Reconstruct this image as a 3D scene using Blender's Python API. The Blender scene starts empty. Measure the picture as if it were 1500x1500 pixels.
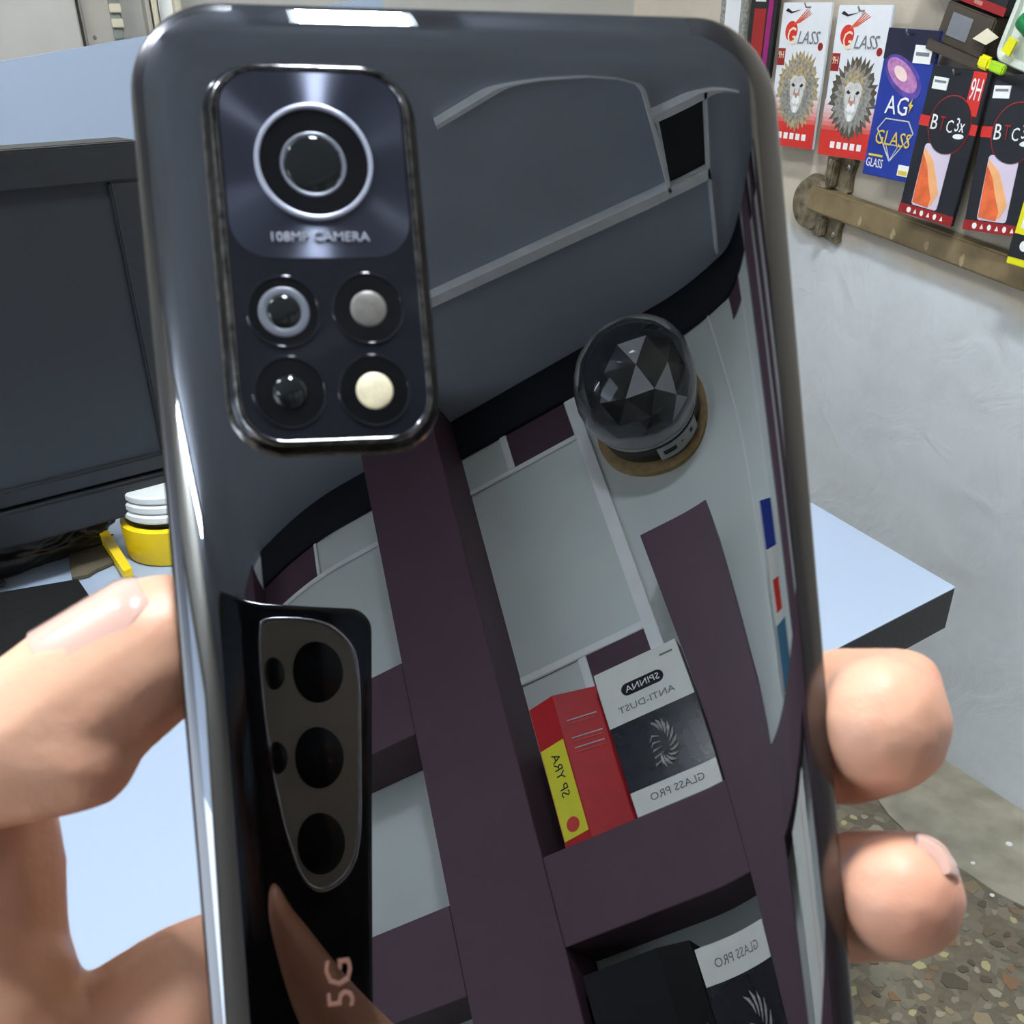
import bpy, bmesh, math, random
from mathutils import Vector, Matrix, noise
random.seed(7)
scene = bpy.context.scene
col = scene.collection
PI = math.pi

# ------------------------------------------------------------------ camera
CAM_H = 1.15
FPX, PX, PY = 1500.0, 750.0, 1000.0          # focal length and principal point of the (cropped) photograph
M = Matrix(((0.9998639941, -0.0164922174, 0.0),
            (-0.0088937397, -0.5391955440, 0.8421336395),
            (-0.0138886511, -0.8420191044, -0.5392688877)))     # camera axes (right, down, forward) -> world
CAM_POS = Vector((0, 0, CAM_H))
cam_data = bpy.data.cameras.new('camera')
cam = bpy.data.objects.new('camera', cam_data)
col.objects.link(cam)
cr, cd, cf = M @ Vector((1, 0, 0)), M @ Vector((0, 1, 0)), M @ Vector((0, 0, 1))
mw = Matrix.Identity(4)
for i in range(3):
    mw[i][0], mw[i][1], mw[i][2], mw[i][3] = cr[i], -cd[i], -cf[i], CAM_POS[i]
cam.matrix_world = mw
cam_data.sensor_fit = 'HORIZONTAL'
cam_data.sensor_width = 36.0
cam_data.lens = 36.0 * FPX / 1500.0
cam_data.shift_y = 250.0 / 1500.0
cam_data.clip_start = 0.002
cam_data.clip_end = 60
cam_data.dof.use_dof = True
cam_data.dof.focus_distance = 1.0
cam_data.dof.aperture_fstop = 75.0
scene.camera = cam

# ------------------------------------------------------------------ world, exposure
world = bpy.data.worlds.new('world')
scene.world = world
world.use_nodes = True
world.node_tree.nodes['Background'].inputs[0].default_value = (0.78, 0.88, 1.0, 1)
world.node_tree.nodes['Background'].inputs[1].default_value = 5.0          # fill daylight through an added, unseen shop doorway
scene.view_settings.view_transform = 'Standard'
scene.view_settings.look = 'None'
scene.view_settings.gamma = 1.0
scene.view_settings.use_curve_mapping = False
scene.view_settings.exposure = 0.0

# ------------------------------------------------------------------ frames of the room
def frame(x, y, z, o):
    m = Matrix.Identity(4)
    for i in range(3):
        m[i][0], m[i][1], m[i][2], m[i][3] = x[i], y[i], z[i], o[i]
    return m
ZUP = Vector((0, 0, 1))
UX = Vector((0.70402382, 0.71017636, 0)); NX = Vector((-0.71017636, 0.70402382, 0))
SH = frame(UX, NX, ZUP, (0, 0, 0))            # shelf wall frame: x along the wall, y away from it, camera at x=y=0
SHT = frame(-UX, -NX, ZUP, (0, 0, 0))         # the same, facing the wall from the room: x to the right, y into the wall
RD = Vector((0.48009748, -0.87721515, 0)); RN = Vector((-0.87721515, -0.48009748, 0))
RW0 = Vector((0.796, 1.503, 0))
RW = frame(RD, -RN, ZUP, RW0)                 # right wall frame: x to the right along the wall, y into the wall
FB = RW0 - RD * 1.1                           # far corner
FW = frame(-RN, -RD, ZUP, FB)                 # front wall frame: x to the right, y into the wall, origin in the far corner
CEIL = CAM_H + 1.482

def ray(px, py):
    return M @ Vector(((px - PX) / FPX, (py - PY) / FPX, 1.0))
def at(px, py, depth):
    return CAM_POS + ray(px, py) * depth
def on_z(px, py, z):
    d = ray(px, py); return CAM_POS + d * ((z - CAM_H) / d.z)
def on_frame(px, py, fr, off=0.0):
    """point where the line of sight meets the plane y=-off of a wall frame; returns frame coordinates"""
    inv = fr.inverted(); o = inv @ CAM_POS; d = inv.to_3x3() @ ray(px, py)
    return o + d * ((-off - o.y) / d.y)
def pix(p):
    v = M.transposed() @ (Vector(p) - CAM_POS)
    return (v.x / v.z * FPX + PX, v.y / v.z * FPX + PY, v.z)
def cw(x, y, z):                              # camera axes in millimetres -> world
    return CAM_POS + M @ Vector((x, y, z)) * 0.001
def cpx(px, py, zmm):
    return at(px, py, zmm * 0.001)

# ------------------------------------------------------------------ materials
MATS = {}
def mat(name, color, rough=0.5, metal=0.0, var=0.06, scale=30.0, bump=0.0, bscale=None, spec=0.5, coat=0.0, emit=None, trans=0.0, sss=0.0, ior=1.45, color2=None, aniso=0.0):
    if name in MATS: return MATS[name]
    m = bpy.data.materials.new(name); m.use_nodes = True
    nt = m.node_tree; b = nt.nodes['Principled BSDF']
    b.inputs['Roughness'].default_value = rough
    b.inputs['Metallic'].default_value = metal
    b.inputs['Specular IOR Level'].default_value = spec
    b.inputs['Coat Weight'].default_value = coat
    b.inputs['Coat Roughness'].default_value = 0.05
    b.inputs['Transmission Weight'].default_value = trans
    b.inputs['IOR'].default_value = ior
    if sss:
        b.inputs['Subsurface Weight'].default_value = sss
        b.inputs['Subsurface Radius'].default_value = (1.0, 0.35, 0.2)
        b.inputs['Subsurface Scale'].default_value = 0.003
    if emit:
        b.inputs['Emission Color'].default_value = (*emit[0], 1); b.inputs['Emission Strength'].default_value = emit[1]
    tc = nt.nodes.new('ShaderNodeTexCoord')
    nz = nt.nodes.new('ShaderNodeTexNoise'); nz.inputs['Scale'].default_value = scale; nz.inputs['Detail'].default_value = 5
    nt.links.new(tc.outputs['Object'], nz.inputs['Vector'])
    mx = nt.nodes.new('ShaderNodeMix'); mx.data_type = 'RGBA'
    c2 = color2 if color2 else tuple(max(0, c * (1 - 2.2 * var)) for c in color)
    c1 = color if color2 else tuple(min(1, c * (1 + 0.6 * var)) for c in color)
    mx.inputs[6].default_value = (*c1, 1); mx.inputs[7].default_value = (*c2, 1)
    rp = nt.nodes.new('ShaderNodeMapRange'); rp.inputs[1].default_value = 0.35; rp.inputs[2].default_value = 0.7
    nt.links.new(nz.outputs['Fac'], rp.inputs[0]); nt.links.new(rp.outputs[0], mx.inputs[0])
    nt.links.new(mx.outputs[2], b.inputs['Base Color'])
    if bump:
        n2 = nt.nodes.new('ShaderNodeTexNoise'); n2.inputs['Scale'].default_value = bscale or scale * 4; n2.inputs['Detail'].default_value = 6
        nt.links.new(tc.outputs['Object'], n2.inputs['Vector'])
        bp = nt.nodes.new('ShaderNodeBump'); bp.inputs['Strength'].default_value = bump; bp.inputs['Distance'].default_value = 0.002
        nt.links.new(n2.outputs['Fac'], bp.inputs['Height']); nt.links.new(bp.outputs['Normal'], b.inputs['Normal'])
    if aniso:
        b.inputs['Anisotropic'].default_value = aniso
        tg = nt.nodes.new('ShaderNodeTangent'); tg.direction_type = 'RADIAL'; tg.axis = 'Z'
        nt.links.new(tg.outputs['Tangent'], b.inputs['Tangent']); b.inputs['Anisotropic Rotation'].default_value = 0.25
    MATS[name] = m
    return m
def srgb(r, g, b):
    f = lambda c: (c / 255 / 12.92) if c <= 10 else ((c / 255 + 0.055) / 1.055) ** 2.4
    return (f(r), f(g), f(b))

# ------------------------------------------------------------------ mesh helpers
class MB:
    def __init__(s): s.v = []; s.f = []
    def add(s, vs, fs):
        o = len(s.v); s.v += [tuple(v) for v in vs]; s.f += [tuple(i + o for i in f) for f in fs]; return s
    def box(s, a, b, bev=0.0):
        (x0, y0, z0), (x1, y1, z1) = a, b
        if x0 > x1: x0, x1 = x1, x0
        if y0 > y1: y0, y1 = y1, y0
        if z0 > z1: z0, z1 = z1, z0
        if bev <= 0:
            return s.add([(x0, y0, z0), (x1, y0, z0), (x1, y1, z0), (x0, y1, z0), (x0, y0, z1), (x1, y0, z1), (x1, y1, z1), (x0, y1, z1)],
                         [(0, 3, 2, 1), (4, 5, 6, 7), (0, 1, 5, 4), (1, 2, 6, 5), (2, 3, 7, 6), (3, 0, 4, 7)])
        bm = bmesh.new(); bmesh.ops.create_cube(bm, size=1)
        for v in bm.verts: v.co = Vector(((x0 + x1) / 2 + v.co.x * (x1 - x0), (y0 + y1) / 2 + v.co.y * (y1 - y0), (z0 + z1) / 2 + v.co.z * (z1 - z0)))
        bmesh.ops.bevel(bm, geom=bm.edges[:], offset=bev, segments=2, affect='EDGES')
        return s.bm(bm)
    def bm(s, bm):
        bm.verts.index_update()
        s.add([v.co[:] for v in bm.verts], [[v.index for v in f.verts] for f in bm.faces]); bm.free(); return s
    def loft(s, loops, cap0=False, cap1=False, closed=True):
        n = len(loops[0]); o = len(s.v)
        for l in loops: s.v += [tuple(p) for p in l]
        for i in range(len(loops) - 1):
            for j in range(n if closed else n - 1):
                k = (j + 1) % n
                s.f.append((o + i * n + j, o + i * n + k, o + (i + 1) * n + k, o + (i + 1) * n + j))
        if cap0: s.f.append(tuple(o + j for j in reversed(range(n))))
        if cap1: s.f.append(tuple(o + (len(loops) - 1) * n + j for j in range(n)))
        return s
    def prism(s, pts, d):
        """closed polygon of 3D points, extruded by vector d"""
        d = Vector(d); a = [Vector(p) for p in pts]
        return s.loft([a, [p + d for p in a]], True, True)
    def tube(s, pts, rad, n=12, cap=True):
        pts = [Vector(p) for p in pts]; loops = []
        rads = rad if hasattr(rad, '__len__') else [rad] * len(pts)
        up = None
        for i, p in enumerate(pts):
            t = (pts[min(i + 1, len(pts) - 1)] - pts[max(i - 1, 0)]).normalized()
            if up is None: up = Vector((0, 0, 1)) if abs(t.z) < .9 else Vector((1, 0, 0))
            e1 = (up - t * up.dot(t)).normalized(); e2 = t.cross(e1); up = e1
            loops.append([p + (e1 * math.cos(2 * PI * k / n) + e2 * math.sin(2 * PI * k / n)) * rads[i] for k in range(n)])
        return s.loft(loops, cap, cap)
    def lathe(s, prof, n=32, c=(0, 0, 0), mtx=None):
        """profile of (radius, height) around z"""
        loops = [[(c[0] + r * math.cos(2 * PI * k / n), c[1] + r * math.sin(2 * PI * k / n), c[2] + h) for k in range(n)] for r, h in prof]
        if mtx: loops = [[mtx @ Vector(p) for p in l] for l in loops]
        return s.loft(loops, prof[0][0] > 1e-6, prof[-1][0] > 1e-6)
    def sheet(s, pts, d):
        return s.prism(pts, d)
    def build(s, name, material, parent=None, smooth=False, mtx=None, angle=None):
        me = bpy.data.meshes.new(name); me.from_pydata(s.v, [], s.f); me.update()
        bm = bmesh.new(); bm.from_mesh(me); bmesh.ops.recalc_face_normals(bm, faces=bm.faces[:]); bm.to_mesh(me); bm.free()
        return link(name, me, material, parent, smooth, mtx, angle)
def link(name, me, material, parent=None, smooth=False, mtx=None, angle=None):
    if material: me.materials.append(MATS[material] if isinstance(material, str) else material)
    if smooth:
        for p in me.polygons: p.use_smooth = True
        if angle: me.set_sharp_from_angle(angle=math.radians(angle))
    o = bpy.data.objects.new(name, me); col.objects.link(o)
    if parent: o.parent = parent
    if mtx is not None: o.matrix_local = mtx
    return o
def thing(name, label, cat, mtx=None, group=None):
    o = bpy.data.objects.new(name, None); o.empty_display_size = 0.02; col.objects.link(o)
    if mtx is not None: o.matrix_world = mtx
    return tag(o, label, cat, group)
def tag(o, label, cat, group=None):
    o['label'] = label; o['category'] = cat
    if group: o['group'] = group
    return o
def struct(o, label=None):
    o['kind'] = 'structure'
    if label: o['label'] = label
    return o
def T(x, y, z): return Matrix.Translation((x, y, z))
def rrect(hx, hy, r, n=8, cx=0, cy=0):
    pts = []
    for (sx, sy, a0) in ((1, 1, 0), (-1, 1, 90), (-1, -1, 180), (1, -1, 270)):
        for k in range(n + 1):
            a = math.radians(a0 + 90 * k / n)
            pts.append((cx + sx * (hx - r) + r * math.cos(a), cy + sy * (hy - r) + r * math.sin(a)))
    return pts
TXT = {}
def text(body, width, parent, material, mtx, height=None, extrude=0.0, name='lettering', shear=0.0):
    """lettering in its own xy plane, centred, scaled to the given width (and height)"""
    key = (body, round(shear, 2))
    if key not in TXT:
        cu = bpy.data.curves.new('t', 'FONT'); cu.body = body; cu.size = 1; cu.resolution_u = 2; cu.extrude = 0.02; cu.shear = shear
        ob = bpy.data.objects.new('t', cu); col.objects.link(ob)
        bpy.context.view_layer.update()
        me = bpy.data.meshes.new_from_object(ob.evaluated_get(bpy.context.evaluated_depsgraph_get()))
        bpy.data.objects.remove(ob); bpy.data.curves.remove(cu)
        TXT[key] = me
    me = TXT[key].copy()
    xs = [v.co.x for v in me.vertices]; ys = [v.co.y for v in me.vertices]
    x0, x1, y0, y1 = min(xs), max(xs), min(ys), max(ys)
    sx = width / (x1 - x0); sy = (height / (y1 - y0)) if height else sx
    for v in me.vertices: v.co = Vector(((v.co.x - (x0 + x1) / 2) * sx, (v.co.y - (y0 + y1) / 2) * sy, v.co.z * 0.008))
    me.materials.clear()
    return link(name, me, material, parent, False, mtx)
FACE = Matrix.Rotation(PI / 2, 4, 'X')        # xy plane -> upright xz plane seen from -y

# palette
mat('white_laminate', (0.34, 0.41, 0.51), 0.22, var=0.01, scale=3)
mat('black_edge', (0.012, 0.012, 0.013), 0.5, bump=0.25, bscale=300)
mat('black_plastic', (0.016, 0.017, 0.019), 0.38, var=0.08, scale=40)
mat('screen_black', (0.022, 0.024, 0.027), 0.30, var=0.03, scale=6)
mat('black_gloss', (0.006, 0.006, 0.007), 0.08)
mat('dark_cloth', (0.010, 0.010, 0.010), 0.7, bump=0.3, bscale=60, spec=0.15)
mat('maroon', srgb(86, 61, 73), 0.55, var=0.05, scale=8, bump=0.05, bscale=120)
mat('panel_white', srgb(216, 222, 217), 0.5, var=0.035, scale=5, bump=0.08, bscale=50)
mat('trim_white', srgb(248, 250, 247), 0.45, var=0.03, scale=20)
mat('strip_black', (0.008, 0.009, 0.014), 0.5)
mat('ceiling_grey', srgb(176, 184, 198), 0.75, var=0.05, scale=3, bump=0.06, bscale=40)
mat('ceiling_trim', srgb(244, 247, 250), 0.6, var=0.04)
mat('wall_grey', srgb(178, 175, 166), 0.7, var=0.03, scale=2, bump=0.08, bscale=25)
mat('chrome', (0.75, 0.75, 0.76), 0.12, metal=1.0, var=0.08, scale=600)
mat('red_card', srgb(190, 26, 32), 0.45, var=0.06, spec=0.3)
mat('yellow_print', srgb(228, 222, 30), 0.4, var=0.03)
mat('ink_black', (0.012, 0.012, 0.014), 0.5)
mat('ink_white', srgb(236, 236, 232), 0.5, var=0.02)
mat('ink_red', srgb(205, 52, 44), 0.45, var=0.04)
mat('ink_grey', srgb(120, 122, 126), 0.5)
mat('ink_blue', srgb(34, 58, 150), 0.4, var=0.08, scale=40)

# ------------------------------------------------------------------ setting: floor, walls, ceiling
def two_tone_wall():
    m = bpy.data.materials.new('wall_paint'); m.use_nodes = True; nt = m.node_tree; b = nt.nodes['Principled BSDF']
    tc = nt.nodes.new('ShaderNodeTexCoord'); sp = nt.nodes.new('ShaderNodeSeparateXYZ'); nt.links.new(tc.outputs['Object'], sp.inputs[0])
    nz = nt.nodes.new('ShaderNodeTexNoise'); nz.inputs['Scale'].default_value = 7; nz.inputs['Detail'].default_value = 3; nt.links.new(tc.outputs['Object'], nz.inputs[0])
    # the paint line drops along the wall as the rail does
    ad = nt.nodes.new('ShaderNodeMath'); ad.operation = 'MULTIPLY_ADD'; ad.inputs[1].default_value = 0.13; nt.links.new(sp.outputs['X'], ad.inputs[0]); nt.links.new(sp.outputs['Z'], ad.inputs[2])
    a2 = nt.nodes.new('ShaderNodeMath'); a2.operation = 'MULTIPLY_ADD'; a2.inputs[1].default_value = 0.09; nt.links.new(nz.outputs['Fac'], a2.inputs[0]); nt.links.new(ad.outputs[0], a2.inputs[2])
    mr = nt.nodes.new('ShaderNodeMapRange'); mr.interpolation_type = 'SMOOTHSTEP'
    mr.inputs[1].default_value = 0.79; mr.inputs[2].default_value = 0.835; nt.links.new(a2.outputs[0], mr.inputs[0])
    mx = nt.nodes.new('ShaderNodeMix'); mx.data_type = 'RGBA'; mx.inputs[6].default_value = (*srgb(205, 209, 210), 1); mx.inputs[7].default_value = (*srgb(196, 186, 168), 1)
    nt.links.new(mr.outputs[0], mx.inputs[0])
    n3 = nt.nodes.new('ShaderNodeTexNoise'); n3.inputs['Scale'].default_value = 4; n3.inputs['Detail'].default_value = 9; n3.inputs['Roughness'].default_value = 0.7; nt.links.new(tc.outputs['Object'], n3.inputs[0])
    m2 = nt.nodes.new('ShaderNodeMix'); m2.data_type = 'RGBA'; m2.blend_type = 'MULTIPLY'; m2.inputs[0].default_value = 0.5
    cr_ = nt.nodes.new('ShaderNodeValToRGB'); cr_.color_ramp.elements[0].position = 0.3; cr_.color_ramp.elements[0].color = (0.72, 0.72, 0.72, 1); cr_.color_ramp.elements[1].position = 0.55
    nt.links.new(n3.outputs['Fac'], cr_.inputs[0]); nt.links.new(mx.outputs[2], m2.inputs[6]); nt.links.new(cr_.outputs[0], m2.inputs[7])
    nt.links.new(m2.outputs[2], b.inputs['Base Color']); b.inputs['Roughness'].default_value = 0.45
    n4 = nt.nodes.new('ShaderNodeTexNoise'); n4.inputs['Scale'].default_value = 9; n4.inputs['Detail'].default_value = 8; n4.inputs['Distortion'].default_value = 1.5; nt.links.new(tc.outputs['Object'], n4.inputs[0])
    bp = nt.nodes.new('ShaderNodeBump'); bp.inputs['Strength'].default_value = 0.5; bp.inputs['Distance'].default_value = 0.012
    nt.links.new(n4.outputs['Fac'], bp.inputs['Height']); nt.links.new(bp.outputs[0], b.inputs['Normal'])
    MATS['wall_paint'] = m
two_tone_wall()
def terrazzo():
    m = bpy.data.materials.new('terrazzo'); m.use_nodes = True; nt = m.node_tree; b = nt.nodes['Principled BSDF']
    tc = nt.nodes.new('ShaderNodeTexCoord'); vo = nt.nodes.new('ShaderNodeTexVoronoi'); vo.inputs['Scale'].default_value = 55; nt.links.new(tc.outputs['Object'], vo.inputs['Vector'])
    sp = nt.nodes.new('ShaderNodeSeparateColor'); nt.links.new(vo.outputs['Color'], sp.inputs[0])
    r = nt.nodes.new('ShaderNodeValToRGB'); el = r.color_ramp.elements
    el[0].color = (*srgb(92, 84, 70), 1); el[1].color = (*srgb(150, 138, 112), 1); el[1].position = 1
    for p, c in ((0.35, srgb(92, 82, 66)), (0.6, srgb(112, 98, 78)), (0.8, srgb(128, 122, 108))): e = el.new(p); e.color = (*c, 1)
    nt.links.new(sp.outputs[0], r.inputs[0])
    nz = nt.nodes.new('ShaderNodeTexNoise'); nz.inputs['Scale'].default_value = 120; nz.inputs['Detail'].default_value = 6; nt.links.new(tc.outputs['Object'], nz.inputs[0])
    mx = nt.nodes.new('ShaderNodeMix'); mx.data_type = 'RGBA'; mx.inputs[7].default_value = (*srgb(124, 114, 94), 1); nt.links.new(r.outputs[0], mx.inputs[6]); nt.links.new(nz.outputs['Fac'], mx.inputs[0])
    nt.links.new(mx.outputs[2], b.inputs['Base Color']); b.inputs['Roughness'].default_value = 0.6
    MATS['terrazzo'] = m
terrazzo()
mat('concrete', srgb(172, 164, 144), 0.75, var=0.14, scale=14, bump=0.3, bscale=60, color2=srgb(140, 133, 115))

floor = struct(MB().box((-3.4, -3.6, -0.05), (2.6, 3.2, 0)).build('floor', 'terrazzo'), 'dark terrazzo floor of brown and tan stone chips')
wall_right = struct(MB().box((-1.15, 0, 0), (1.95, 0.06, CEIL)).build('wall_right', 'wall_paint', mtx=RW), 'plaster wall, beige above and glossy pale grey below')
wall_front = struct(MB().box((-3.05, 0, 0), (0.0, 0.06, CEIL)).build('wall_front', 'wall_grey', mtx=FW), 'warm grey wall behind the desk')
wall_back = struct(MB().box((-2.45, -1.382, 0), (1.08, -1.322, CEIL)).build('wall_back', 'panel_white', mtx=SH), 'white panelled wall behind the maroon shelving')
Cc = FB + RN * 3.0; Dc = SH @ Vector((-2.42, -1.322, 0))
ld = (Dc - Cc).normalized(); lo = ld.cross(ZUP) * 0.06
if lo.dot(Cc) < 0: lo = -lo
lo = -lo if (Cc + lo).length < Cc.length else lo
LW = frame(ld, ZUP.cross(ld), ZUP, Cc); LL = (Dc - Cc).length; ws = 0.06 if (LW.to_3x3() @ Vector((0, 1, 0))).dot(lo) > 0 else -0.06
D0, D1, DH = 1.55, 2.85, 2.10  # doorway added in the unseen wall so daylight fills the hand
wl_ = MB(); wl_.box((0, 0, 0), (D0, ws, CEIL)); wl_.box((D1, 0, 0), (LL, ws, CEIL)); wl_.box((D0, 0, DH), (D1, ws, CEIL))
struct(wl_.build('wall_left', 'wall_grey', mtx=LW), 'plain warm grey wall with an unseen open doorway added for fill light')
mat('fill_door_paint', srgb(120, 118, 112), 0.5)
for i_, (xa, xb, za, zb2) in enumerate(((D0 - 0.05, D0, 0.001, DH + 0.05), (D1, D1 + 0.05, 0.001, DH + 0.05), (D0, D1, DH, DH + 0.05))):
    struct(MB().box((xa, -ws * 0.25, za), (xb, -ws * 0.01, zb2)).build('trim_%d' % (6 + i_), 'fill_door_paint', mtx=LW), 'grey frame board of the added fill doorway')
pld = bpy.data.lights.new('fill_doorway_portal', 'AREA'); pld.shape = 'RECTANGLE'; pld.size = D1 - D0; pld.size_y = DH; pld.cycles.is_portal = True
plo = bpy.data.objects.new('fill_doorway_portal', pld); col.objects.link(plo)
inw = (LW.to_3x3() @ Vector((0, -1 if ws > 0 else 1, 0))).normalized()
plo.matrix_world = frame(inw.cross(ZUP) * -1, ZUP, -inw, LW @ Vector(((D0 + D1) / 2, ws * 0.5, DH / 2)))
struct(MB().box((-3.4, -3.6, CEIL), (2.6, 3.2, CEIL + 0.05)).build('ceiling', 'ceiling_grey'), 'dark grey painted ceiling')

# worn concrete border along the right wall
bd = MB()
edge = []
for i in range(41):
    x = -1.1 + 2.9 * i / 40
    edge.append(Vector((x, -0.185 - 0.035 * math.sin(x * 9) - 0.03 * noise.noise(Vector((x * 7, 3, 0))), 0)))
pts = edge + [Vector((1.8, -0.001, 0)), Vector((-1.1, -0.001, 0))]
bd.prism(pts, (0, 0, 0.003))
struct(bd.build('trim_1', 'concrete', mtx=RW), 'worn dusty concrete border between wall and terrazzo')
# terrazzo chips large enough to be told apart
chipcols = [(160, 142, 112), (138, 120, 94), (116, 100, 78), (150, 142, 122), (188, 176, 128), (142, 108, 76), (96, 86, 70), (170, 160, 136), (128, 122, 106)]
chipm = [mat('stone_%d' % i, srgb(*c), 0.5, var=0.12, scale=90) for i, c in enumerate(chipcols)]
chipmesh = {}
placed = []; cnt = 0
rwi = RW.inverted()
for k in range(9000):
    x, y = random.uniform(0.35, 1.0), random.uniform(0.6, 1.35)
    u, v, d = pix((x, y, 0))
    if not (1215 < u < 1530 and 1180 < v < 1530): continue
    q = rwi @ Vector((x, y, 0))
    dw = -q.y
    if dw < 0.16: continue
    if dw < 0.30 and random.random() < 0.72: continue
    r = random.choice((0.009, 0.012, 0.015, 0.020, 0.027))
    if any((x - a) ** 2 + (y - b) ** 2 < ((r + c) * 0.80) ** 2 for a, b, c in placed): continue
    placed.append((x, y, r)); ci = random.randrange(len(chipm)); vi = random.randrange(4)
    if (ci, vi) not in chipmesh:
        n = random.choice((5, 6, 7)); ang = sorted((i + random.uniform(-.35, .35)) * 2 * PI / n for i in range(n))
        rr = [random.uniform(0.65, 1.1) for _ in range(n)]
        top = [(math.cos(a) * q_ * 0.93, math.sin(a) * q_ * 0.7 * 0.93, 0.0012) for a, q_ in zip(ang, rr)]
        bot = [(math.cos(a) * q_, math.sin(a) * q_ * 0.7, -0.001) for a, q_ in zip(ang, rr)]
        mb = MB().loft([bot, top], False, True)
        me = bpy.data.meshes.new('stone_chip'); me.from_pydata(mb.v, [], mb.f); me.materials.append(chipm[ci]); chipmesh[(ci, vi)] = me
    o = bpy.data.objects.new('stone_chip', chipmesh[(ci, vi)]); col.objects.link(o); o.parent = floor
    o.matrix_local = T(x, y, 0) @ Matrix.Rotation(random.uniform(0, 2 * PI), 4, 'Z') @ Matrix.Diagonal((r, r, 1, 1))
    cnt += 1
    if cnt >= 290: break
# small litter on the floor border
for (px, py, s) in ((1478, 1237, 0.006), (1453, 1312, 0.004), (1425, 1265, 0.004)):
    p = on_z(px, py, 0.003)
    o = MB().lathe([(0, 0), (s, 0.0005), (s * 0.9, 0.002), (0, 0.0025)], 7).build('litter_scrap', 'ink_white', mtx=T(p.x, p.y, 0.003))
    tag(o, {1478: 'tiny white scrap on the floor border near the wall', 1453: 'tiny white scrap lying where border meets terrazzo', 1425: 'tiny pale scrap on the border beside the fingertips'}[px], 'litter')

# ------------------------------------------------------------------ ceiling details (seen in the phone)
CZ = CEIL - 0.0005
def batten(name, pts, w, label, m='ceiling_trim', h=0.022):
    """flat strip on the ceiling through points of the shelf frame"""
    P = [Vector((a * 1.0, n * 1.0, CZ)) for a, n in pts]; L, R_ = [], []
    for i, p in enumerate(P):
        t = (P[min(i + 1, len(P) - 1)] - P[max(i - 1, 0)]).normalized(); s_ = Vector((-t.y, t.x, 0)) * w / 2
        L.append(p + s_); R_.append(p - s_)
    mb = MB(); d = Vector((0, 0, -h))
    mb.loft([L, R_, [p + d for p in R_], [p + d for p in L], L], closed=False)
    return struct(mb.build(name, m, mtx=SH), label)
k = 1.482 / 1.5
def kk(l): return [(a * k, n * k) for a, n in l]
batten('trim_2', kk([(-0.6, -0.985), (-0.246, -1.035), (0.197, -1.098), (0.33, -1.128)]), 0.020, 'pale straight batten across the dark ceiling')
batten('trim_3', kk([(0.205, -1.10), (0.216, -0.947), (0.222, -0.87), (0.206, -0.82), (0.168, -0.783), (0.10, -0.765), (-0.10, -0.755)]), 0.007, 'thin batten with a rounded corner on the ceiling')
batten('trim_4', kk([(0.218, -0.953), (0.363, -0.985), (0.52, -1.02), (0.786, -1.098)]), 0.014, 'pale batten along the near edge of the ceiling hatch')
batten('trim_5', kk([(0.363, -0.98), (0.325, -1.123), (0.295, -1.30)]), 0.009, 'thin batten running from the ceiling hatch to the wall')
hatch = thing('ceiling_hatch', 'dark square hatch between pale ceiling battens', 'hatch', SH @ T(0.275, -1.03, CEIL - 0.004))
mb = MB(); hp = [Vector((a * k - 0.275, n * k + 1.03, -0.002)) for a, n in ((0.226, -0.962), (0.358, -0.990), (0.322, -1.118), (0.208, -1.094))]
mb.prism(hp, (0, 0, 0.005)); mb.build('panel', 'strip_black', hatch)
for i in range(4):
    a, b = hp[i], hp[(i + 1) % 4]; t = (b - a).normalized(); s_ = Vector((-t.y, t.x, 0)) * 0.0035
    MB().prism([a + s_, b + s_, b - s_, a - s_], (0, 0, -0.006)).build('frame_strip', 'ceiling_trim', hatch)

# ------------------------------------------------------------------ lamps
def emission(name, colr, st):
    m = bpy.data.materials.new(name); m.use_nodes = True; nt = m.node_tree
    for n in list(nt.nodes): nt.nodes.remove(n)
    e = nt.nodes.new('ShaderNodeEmission'); e.inputs[0].default_value = (*colr, 1); e.inputs[1].default_value = st
    o = nt.nodes.new('ShaderNodeOutputMaterial'); nt.links.new(e.outputs[0], o.inputs[0]); MATS[name] = m; return m
emission('lamp_cool', (0.84, 0.92, 1.0), 270)
emission('lamp_tube', (0.95, 0.97, 1.0), 150)
mat('lamp_body', srgb(225, 228, 230), 0.4)
lp = thing('ceiling_panel_lamp', 'rectangular white LED ceiling lamp shining on the phone edge', 'lamp', SH @ T(0.37, 0.22, CEIL) @ Matrix.Rotation(math.radians(-33), 4, 'Z'))
MB().box((-0.085, -0.19, -0.03), (0.085, 0.19, 0)).build('housing', 'lamp_body', lp)
MB().box((-0.072, -0.175, -0.036), (0.072, 0.175, -0.0302)).build('diffuser', 'lamp_cool', lp)
emission('lamp_tube_fill', (0.88, 0.94, 1.0), 55)  # dim tube added out of view as fill light for the hand
def tube_lamp(x, y, label, m='lamp_tube', hl=0.6):
    tl = thing('ceiling_tube_lamp', label, 'lamp', SH @ T(x, y, CEIL), 'tube lamps on the ceiling')
    MB().box((-0.03, -hl - 0.02, -0.035), (0.03, hl + 0.02, 0)).build('housing', 'lamp_body', tl)
    MB().tube([(0, -hl, -0.058), (0, hl, -0.058)], 0.019, 14).build('tube', m, tl, True)
    for s in (-1, 1): MB().box((-0.018, s * hl - 0.012, -0.07), (0.018, s * hl + 0.012, -0.0352)).build('end_cap', 'lamp_body', tl)
tube_lamp(-0.355, 1.25, 'long white tube lamp on the ceiling above the desk')
tube_lamp(-1.80, -0.15, 'dimmer short tube lamp added on the ceiling behind the photographer as fill', 'lamp_tube_fill', 0.3)

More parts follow.
